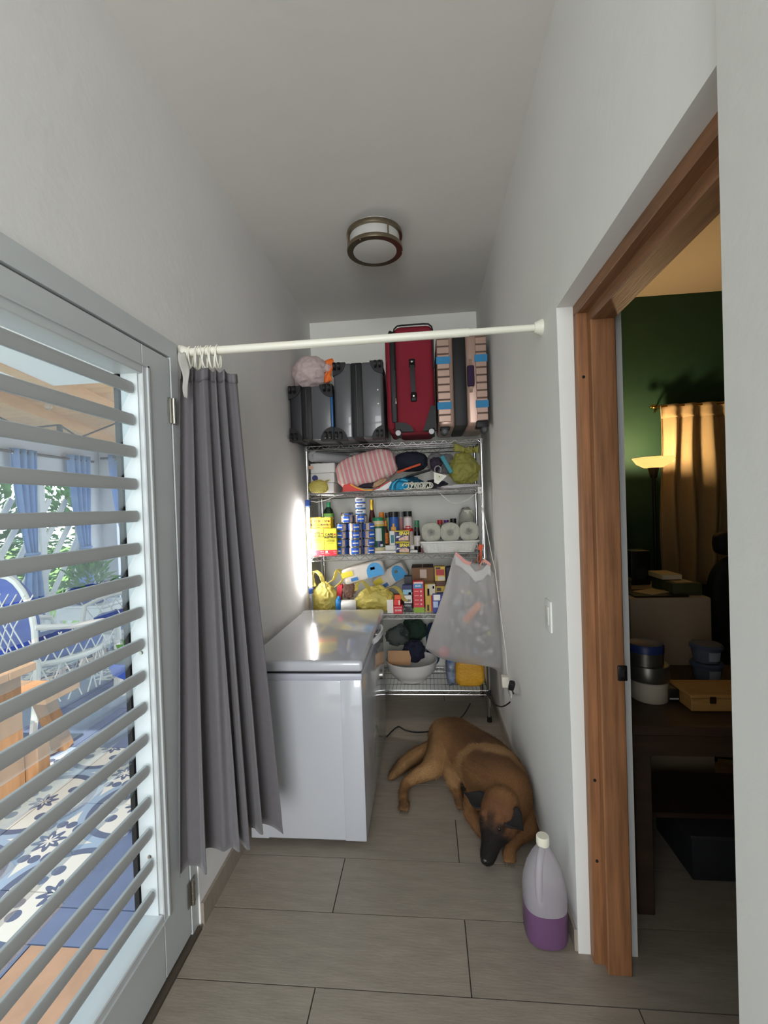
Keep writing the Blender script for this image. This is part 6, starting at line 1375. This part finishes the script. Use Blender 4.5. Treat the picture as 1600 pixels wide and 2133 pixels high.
# ears, eyes, nose, claws
m_black = C('dog_black', (24, 20, 19), rough=.8); m_dnose = C('dog_nose', (14, 13, 13), rough=.35)
def ear(base, tip, wid, bend, name='ear'):
    base = Vector(base); tip = Vector(tip); ax = (tip-base); s_ = ax.cross(Vector(bend)).normalized(); b = B()
    def fn(u, v):
        w_ = wid*(1-v**1.5)*(.85+.4*math.sin(PI*min(1, v*1.3))); k = (u-.5)*2; return base+ax*v+s_*k*w_/2+Vector(bend).normalized()*(-.016*(1-k*k)*(1-v))+Vector((0, 0, .0))
    b.grid(fn, 8, 10); return obj(name, b, m_black, dog, solid=.006, smooth=70)
ear(hp_(-.02, .045, .058), at(966, 1650, Z=.20), .078, (0, -.6, .8)); ear(hp_(.02, .050, -.060), hp_(.22, .030, -.130), .092, (0, -.6, .8))
for s_ in (-1, 1):
    p = hp_(.385, .052, s_*.037); ey = obj('eye', B().blob(p, (.0095, .0095, .0095), amp=0, nu=14, nv=10), C('dog_eye', (22, 14, 10), rough=.08), dog); 
    obj('eyelid', B().blob(p+Vector((0, .002, .004)), (.012, .010, .008), amp=0, nu=12, nv=8), m_black, dog)
p = hp_(1.02, .012, 0); obj('nose', B().blob(p, (.020, .014, .015), amp=.05, nu=18, nv=12, sq=2.4), m_dnose, dog)
for s_ in (-1, 1): obj('nostril', B().blob(p+Vector((s_*.008, -.011, .001)), (.004, .004, .003), amp=0, nu=8, nv=6), C('nostril_black', (4, 4, 4)), dog)
for (c, dr) in (((-.160, 2.312, .016), (-.1, -1)), ((.124, 2.338, .017), (.2, -1)), ((.308, 1.998, .016), (-.12, -1))):
    for k in (-1.5, -.5, .5, 1.5):
        d = Vector((dr[0], dr[1], 0)).normalized(); n_ = Vector((-d.y, d.x, 0)); q = Vector(c)+n_*k*.0125+d*.036; q.z = .011
        obj('claw', B().tube([q, q+d*.010+Vector((0, 0, -.002)), q+d*.018+Vector((0, 0, -.007))], [.0034, .0028, .0008], 6), C('claw_grey', (96, 84, 72), rough=.4), dog)
# ------------------------------------------------------------------ right-hand room: torchiere, curtain, desk, cabinet
Zd = .72
LY = 3.30; lxp = at(1361, 960, Y=LY)
m_lampb = C('lamp_black', (20, 19, 18), rough=.45)
mg = bpy.data.materials.new('frosted_lit_bowl'); mg.use_nodes = True; _n = mg.node_tree.nodes; _l = mg.node_tree.links; _b = _n['Principled BSDF']; _b.inputs['Base Color'].default_value = lin((236, 214, 178)); _b.inputs['Roughness'].default_value = .4
_b.inputs['Emission Color'].default_value = lin((255, 218, 158)); _b.inputs['Emission Strength'].default_value = .55
_t = _n.new('ShaderNodeBsdfTranslucent'); _t.inputs['Color'].default_value = lin((244, 226, 190)); _x = _n.new('ShaderNodeMixShader'); _x.inputs['Fac'].default_value = .4; _l.new(_b.outputs[0], _x.inputs[1]); _l.new(_t.outputs[0], _x.inputs[2]); _l.new(_x.outputs[0], _n['Material Output'].inputs['Surface'])
t = thing('floor_lamp', 'black torchiere floor lamp with glowing frosted bowl by green wall', 'lamp', (lxp.x, LY, 0))
zb0 = at(1361, 975, Y=LY).z; zr_ = at(1361, 957, Y=LY).z
obj('bowl', B().lathe([(.022, zb0), (.060, zb0+.004), (.104, zb0+.030), (.128, zr_+.006), (.130, zr_+.012), (.126, zr_+.012), (.101, zb0+.034), (.055, zb0+.010), (.022, zb0+.006)], (lxp.x, LY, 0), 40), mg, t, label='glowing frosted bowl shade')
obj('socket_cone', B().lathe([(.012, zb0-.070), (.020, zb0-.068), (.036, zb0-.002), (.036, zb0+.004), (.001, zb0+.004)], (lxp.x, LY, 0), 24), m_lampb, t)
obj('pole', B().cyl((lxp.x, LY, .02), (lxp.x, LY, zb0-.06), .011, seg=14), m_lampb, t); obj('base', B().lathe([(.001, 0), (.13, 0), (.13, .012), (.02, .03), (.001, .03)], (lxp.x, LY, 0), 32), m_lampb, t)
bl_ = obj('light_bulb', B().blob((lxp.x, LY, zb0+.034), (.018, .018, .020), amp=0, nu=16, nv=10), M('bulb_glow', (255, 206, 130), emit=40.0), t)
lm = lamp('torchiere_light', 'POINT', (lxp.x, LY, zr_+.040), 25, (1.0, .68, .36), size=.04); lm.parent = t; lm.location = Vector((lxp.x, LY, zr_+.040))-_org[t.name]
# gold curtain rod and cream curtain on the green wall
ra_ = at(1368, 847, Y=3.54); m_brass = C('brass', (190, 150, 70), rough=.25, metal=1.)
t = thing('gold_rod', 'thin gold curtain rod with ball finial on green wall', 'curtain rod', ra_)
obj('rod', B().cyl(ra_, ra_+Vector((1.1, 0, 0)), .008, seg=12), m_brass, t); obj('finial', B().blob(ra_+Vector((-.02, 0, 0)), (.020, .017, .017), amp=0, nu=16, nv=10).blob(ra_+Vector((-.040, 0, 0)), (.008, .008, .008), amp=0, nu=10, nv=8), m_brass, t); obj('bracket', B().tube([ra_+Vector((.04, 0, 0)), ra_+Vector((.04, .06, -.005)), ra_+Vector((.04, .12, -.02))], .006, 6), m_brass, t)
cl = at(1374, 845, Y=3.54).x; zt_ = ra_.z+.012; zb_ = at(1390, 1205, Y=3.54).z-.05
def rc(u, v):
    x = cl+.95*u; z = zt_+(zb_-zt_)*v; ph = u*PI*15+.8*math.sin(u*9)
    return Vector((x+.010*math.sin(v*7+u*12)-.02*v*(1-u), 3.535+(.030+.012*v)*math.sin(ph)*(1 if v > .06 else .5)-.004, z))
t = thing('cream_curtain', 'cream tab-top curtain hanging beside the floor lamp', 'curtain', (cl+.4, 3.53, zb_)); m_cream = C('cream_cloth', (172, 152, 116), rough=.9, bump=.2, bscale=120, transl=.15)
obj('panel', B().grid(rc, 120, 30), m_cream, t, solid=.002, smooth=70)
obj('header_band', B().grid(lambda u, v: rc(u, v*.075)+Vector((0, -.004, 0)), 120, 3), C('cream_cloth2', (164, 144, 110), rough=.9), t, solid=.002, smooth=70)
# dark wooden desk
m_desk = C('dark_desk_wood', (62, 46, 36), rough=.5, var=.2, vscale=5, stretch=(.6, 6, 6))
t = thing('desk', 'dark wooden desk inside the next room loaded with tins', 'desk', (1.35, 2.05, 0))
obj('desk_top', B().rbb((.70, 1.72, Zd-.035), (2.05, 2.36, Zd), r=.004, seg=1), m_desk, t, smooth=0); obj('apron', B().bb((.73, 1.745, Zd-.12), (2.0, 1.765, Zd-.035)), m_desk, t, smooth=0)
for x in (.735, 1.96):
    for y in (1.75, 2.28): obj('leg', B().rbb((x, y, 0), (x+.06, y+.06, Zd-.035), r=.003, seg=1), m_desk, t, smooth=0)
obj('shelf_board', B().bb((.80, 2.0, .20), (1.95, 2.30, .22)), m_desk, t, smooth=0)
# tin tower on the desk
px_ = at(1372, 1470, Z=Zd); tx, ty = px_.x, px_.y+.075
def zz_(y): return at(1370, y, Y=ty).z
z1_, z2_, z3_, z4_ = Zd, zz_(1412), zz_(1380), zz_(1338)
t = thing('white_tub', 'white cylindrical tub standing on the dark desk', 'tub', (tx, ty, Zd)); obj('tub', B().lathe([(.001, Zd), (.066, Zd), (.068, Zd+.004), (.069, z2_), (.001, z2_)], (tx, ty, 0), 32), C('tub_white', (196, 184, 164), rough=.5), t); obj('rim', B().lathe([(.069, z2_-.006), (.071, z2_-.006), (.071, z2_-.001), (.069, z2_-.001)], (tx, ty, 0), 32), C('tub_rim', (170, 160, 144)), t)
t = thing('grey_tin', 'wide dull grey metal tin resting on the white tub', 'tin', (tx, ty, z2_)); obj('tin', B().lathe([(.001, z2_+.001), (.077, z2_+.001), (.079, z2_+.005), (.079, z3_-.003), (.077, z3_), (.001, z3_)], (tx-.004, ty, 0), 32), C('dull_tin', (120, 116, 108), rough=.35, metal=.8), t)
t = thing('blue_lid_tin', 'grey metal tin with blue lid topping the tin tower', 'tin', (tx, ty, z3_)); zl = zz_(1352); obj('tin', B().lathe([(.001, z3_+.001), (.066, z3_+.001), (.066, zl), (.001, zl)], (tx-.012, ty, 0), 32), C('dull_tin', (120, 116, 108)), t); obj('lid', B().lathe([(.001, zl-.004), (.069, zl-.004), (.069, z4_-.006), (.064, z4_), (.05, z4_-.004), (.001, z4_-.004)], (tx-.012, ty, 0), 32), C('lid_navy', (40, 52, 104), rough=.4), t)
# clear tubs with dark lids
q_ = at(1497, 1432, Z=Zd); ux, uy = q_.x+.01, q_.y+.10
for k, lab in enumerate(('lower clear plastic tub with grey lid on the desk', 'upper clear plastic tub with slate lid on another tub')):
    za = Zd+k*.082+.001; t = thing('clear_tub', lab, 'tub', (ux, uy, za), 'clear lidded tubs'); obj('tub', B().lathe([(.001, za), (.050, za), (.060, za+.062), (.001, za+.062)], (ux, uy, 0), 28), C('tub_clear', (96, 104, 116), rough=.2), t); obj('lid', B().lathe([(.001, za+.060), (.066, za+.060), (.067, za+.070), (.060, za+.079), (.001, za+.079)], (ux, uy, 0), 28), C('tub_lid', (70, 82, 104), rough=.4), t); obj('label_panel', B().grid(lambda u, v: Vector((ux+math.cos(R(-110+50*u))*(.057+.004*v), uy+math.sin(R(-110+50*u))*(.057+.004*v), za+.012+.04*v)), 6, 1), C('tub_label', (150, 158, 170)), t)
# wooden box on the desk, small dark gadget
w0 = at(1432, 1478, Z=Zd); t = thing('wooden_box', 'shallow pale wooden box lying on the desk', 'box', (w0.x+.14, w0.y+.06, Zd)); m_wbx = C('box_pine', (176, 132, 74), rough=.6, var=.15, vscale=8, stretch=(1, 6, 6))
obj('box', B().rbb((w0.x+.005, w0.y-.02, Zd+.001), (w0.x+.30, w0.y+.13, Zd+.050), r=.003, seg=1), m_wbx, t, smooth=0); obj('box_lid', B().rbb((w0.x, w0.y-.024, Zd+.052), (w0.x+.304, w0.y+.134, Zd+.066), r=.003, seg=1), m_wbx, t, smooth=0); obj('clasp', B().bb((w0.x+.07, w0.y-.028, Zd+.035), (w0.x+.09, w0.y-.022, Zd+.060)), C('clasp_dark', (70, 50, 30), rough=.4, metal=.6), t, smooth=0)
g0 = at(1412, 1470, Z=Zd); t = thing('small_gadget', 'small black gadget with pale strip between tub and wooden box', 'gadget', (g0.x, g0.y+.05, Zd)); obj('case', B().rbb((g0.x-.02, g0.y+.03, Zd+.001), (g0.x+.035, g0.y+.09, Zd+.055), r=.006), m_lampb, t); obj('strip', B().bb((g0.x-.015, g0.y+.0285, Zd+.012), (g0.x+.02, g0.y+.0305, Zd+.018)), C('pale_strip', (190, 190, 186)), t, smooth=0)
# cream cabinet behind the desk with books
c0, c1 = at(1312, 1250, Y=2.42), at(1483, 1240, Y=2.42); zc_ = (c0.z+c1.z)/2
t = thing('cabinet', 'plain beige cabinet behind the desk in the next room', 'cabinet', ((c0.x+c1.x)/2, 2.65, 0)); obj('carcass', B().rbb((c0.x, 2.42, 0), (c1.x, 2.92, zc_), r=.012, seg=2), C('cabinet_beige', (176, 156, 132), rough=.6), t); obj('plinth', B().bb((c0.x+.02, 2.415, 0), (c1.x-.02, 2.43, .06)), m_desk, t, smooth=0)
b0 = at(1400, 1240, Y=2.48).x; b1 = at(1462, 1240, Y=2.48).x
t = thing('green_case', 'olive green box case on top of the beige cabinet', 'box', ((b0+b1)/2, 2.58, zc_)); obj('case', B().rbb((b0, 2.47, zc_+.001), (b1, 2.70, zc_+.062), r=.006), C('olive', (72, 74, 46), rough=.6), t); obj('top_label', B().bb((b0+.03, 2.50, zc_+.062), (b1-.03, 2.62, zc_+.0635)), C('label_tan', (190, 166, 120)), t, smooth=0)
b2 = at(1376, 1210, Y=2.56).x; t = thing('thick_book', 'pale hardback book on the olive case', 'book', ((b2+b1)/2, 2.62, zc_+.064)); obj('cover', B().rbb((b2+.01, 2.56, zc_+.066), (b1-.05, 2.72, zc_+.094), r=.004), C('book_cream', (206, 182, 140), rough=.7), t); obj('pages', B().bb((b2+.012, 2.556, zc_+.070), (b1-.055, 2.565, zc_+.090)), C('page_cream', (220, 206, 176)), t, smooth=0)
b3 = at(1318, 1240, Y=2.46).x; t = thing('paper_stack', 'loose papers on a dark folder on the beige cabinet', 'papers', (b3+.1, 2.55, zc_)); obj('folder', B().bb((b3, 2.43, zc_+.001), (b3+.26, 2.62, zc_+.008)), m_lampb, t, smooth=0); obj('sheet', B().box((b3+.13, 2.53, zc_+.011), (.15, .11, .003), rot=(0, 0, .5)), C('sheet_cream', (214, 194, 150), rough=.8), t, smooth=0)
t = thing('card_box', 'small patterned card box beside the papers on cabinet', 'box', (b3+.03, 2.70, zc_)); obj('box', B().rbb((b3-.03, 2.66, zc_+.001), (b3+.08, 2.76, zc_+.06), r=.003), C('patterned_card', (84, 70, 48), rough=.7, var=.4, vscale=30), t); obj('box_lid', B().rbb((b3-.033, 2.657, zc_+.045), (b3+.083, 2.763, zc_+.064), r=.003), C('patterned_lid', (120, 104, 70), rough=.7, var=.4, vscale=30), t)
s0 = at(1340, 1200, Y=2.80); t = thing('speaker_box', 'black speaker box in front of the green wall on cabinet', 'speaker', (s0.x, 2.85, zc_)); obj('case', B().rbb((s0.x-.075, 2.78, zc_+.001), (s0.x+.035, 2.90, zc_+.20), r=.006), m_lampb, t); obj('driver', B().cyl((s0.x-.02, 2.779, zc_+.07), (s0.x-.02, 2.776, zc_+.07), .035, seg=20), C('driver_dark', (34, 34, 36), rough=.6), t)
# black office chair at the right
o0 = at(1518, 1250, Y=2.75)
t = thing('office_chair', 'black padded office chair in the dark part of next room', 'chair', (o0.x+.12, 2.8, 0))
m_chair = C('chair_black', (18, 17, 18), rough=.7)
obj('backrest', B().blob((o0.x+.13, 2.80, .90), (.21, .06, .30), amp=.03, sq=3, nu=32, nv=20), m_chair, t); obj('headrest', B().blob((o0.x+.10, 2.80, 1.27), (.14, .05, .07), amp=.03, sq=4, nu=24, nv=14), m_chair, t); obj('seat', B().blob((o0.x+.13, 2.62, .46), (.23, .22, .05), amp=.02, sq=3, nu=28, nv=14), m_chair, t); obj('column', B().cyl((o0.x+.13, 2.64, .08), (o0.x+.13, 2.64, .42), .025, seg=12), m_chair, t)
for k in range(5): a_ = 2*PI*k/5; obj('base_arm', B().tube([(o0.x+.13, 2.64, .09), (o0.x+.13+.24*math.cos(a_), 2.64+.24*math.sin(a_), .04), (o0.x+.13+.25*math.cos(a_), 2.64+.25*math.sin(a_), .012)], .012, 6), m_chair, t)
# carton under the desk
t = thing('storage_crate', 'dark storage crate on the floor under the desk', 'crate', (1.35, 2.0, 0)); obj('crate', B().rbb((1.02, 1.92, .001), (1.50, 2.22, .17), r=.006), C('crate_dark', (34, 36, 42), rough=.7), t); obj('crate_lid', B().rbb((1.01, 1.91, .17), (1.51, 2.23, .19), r=.004), C('crate_lid', (42, 42, 46), rough=.6), t)
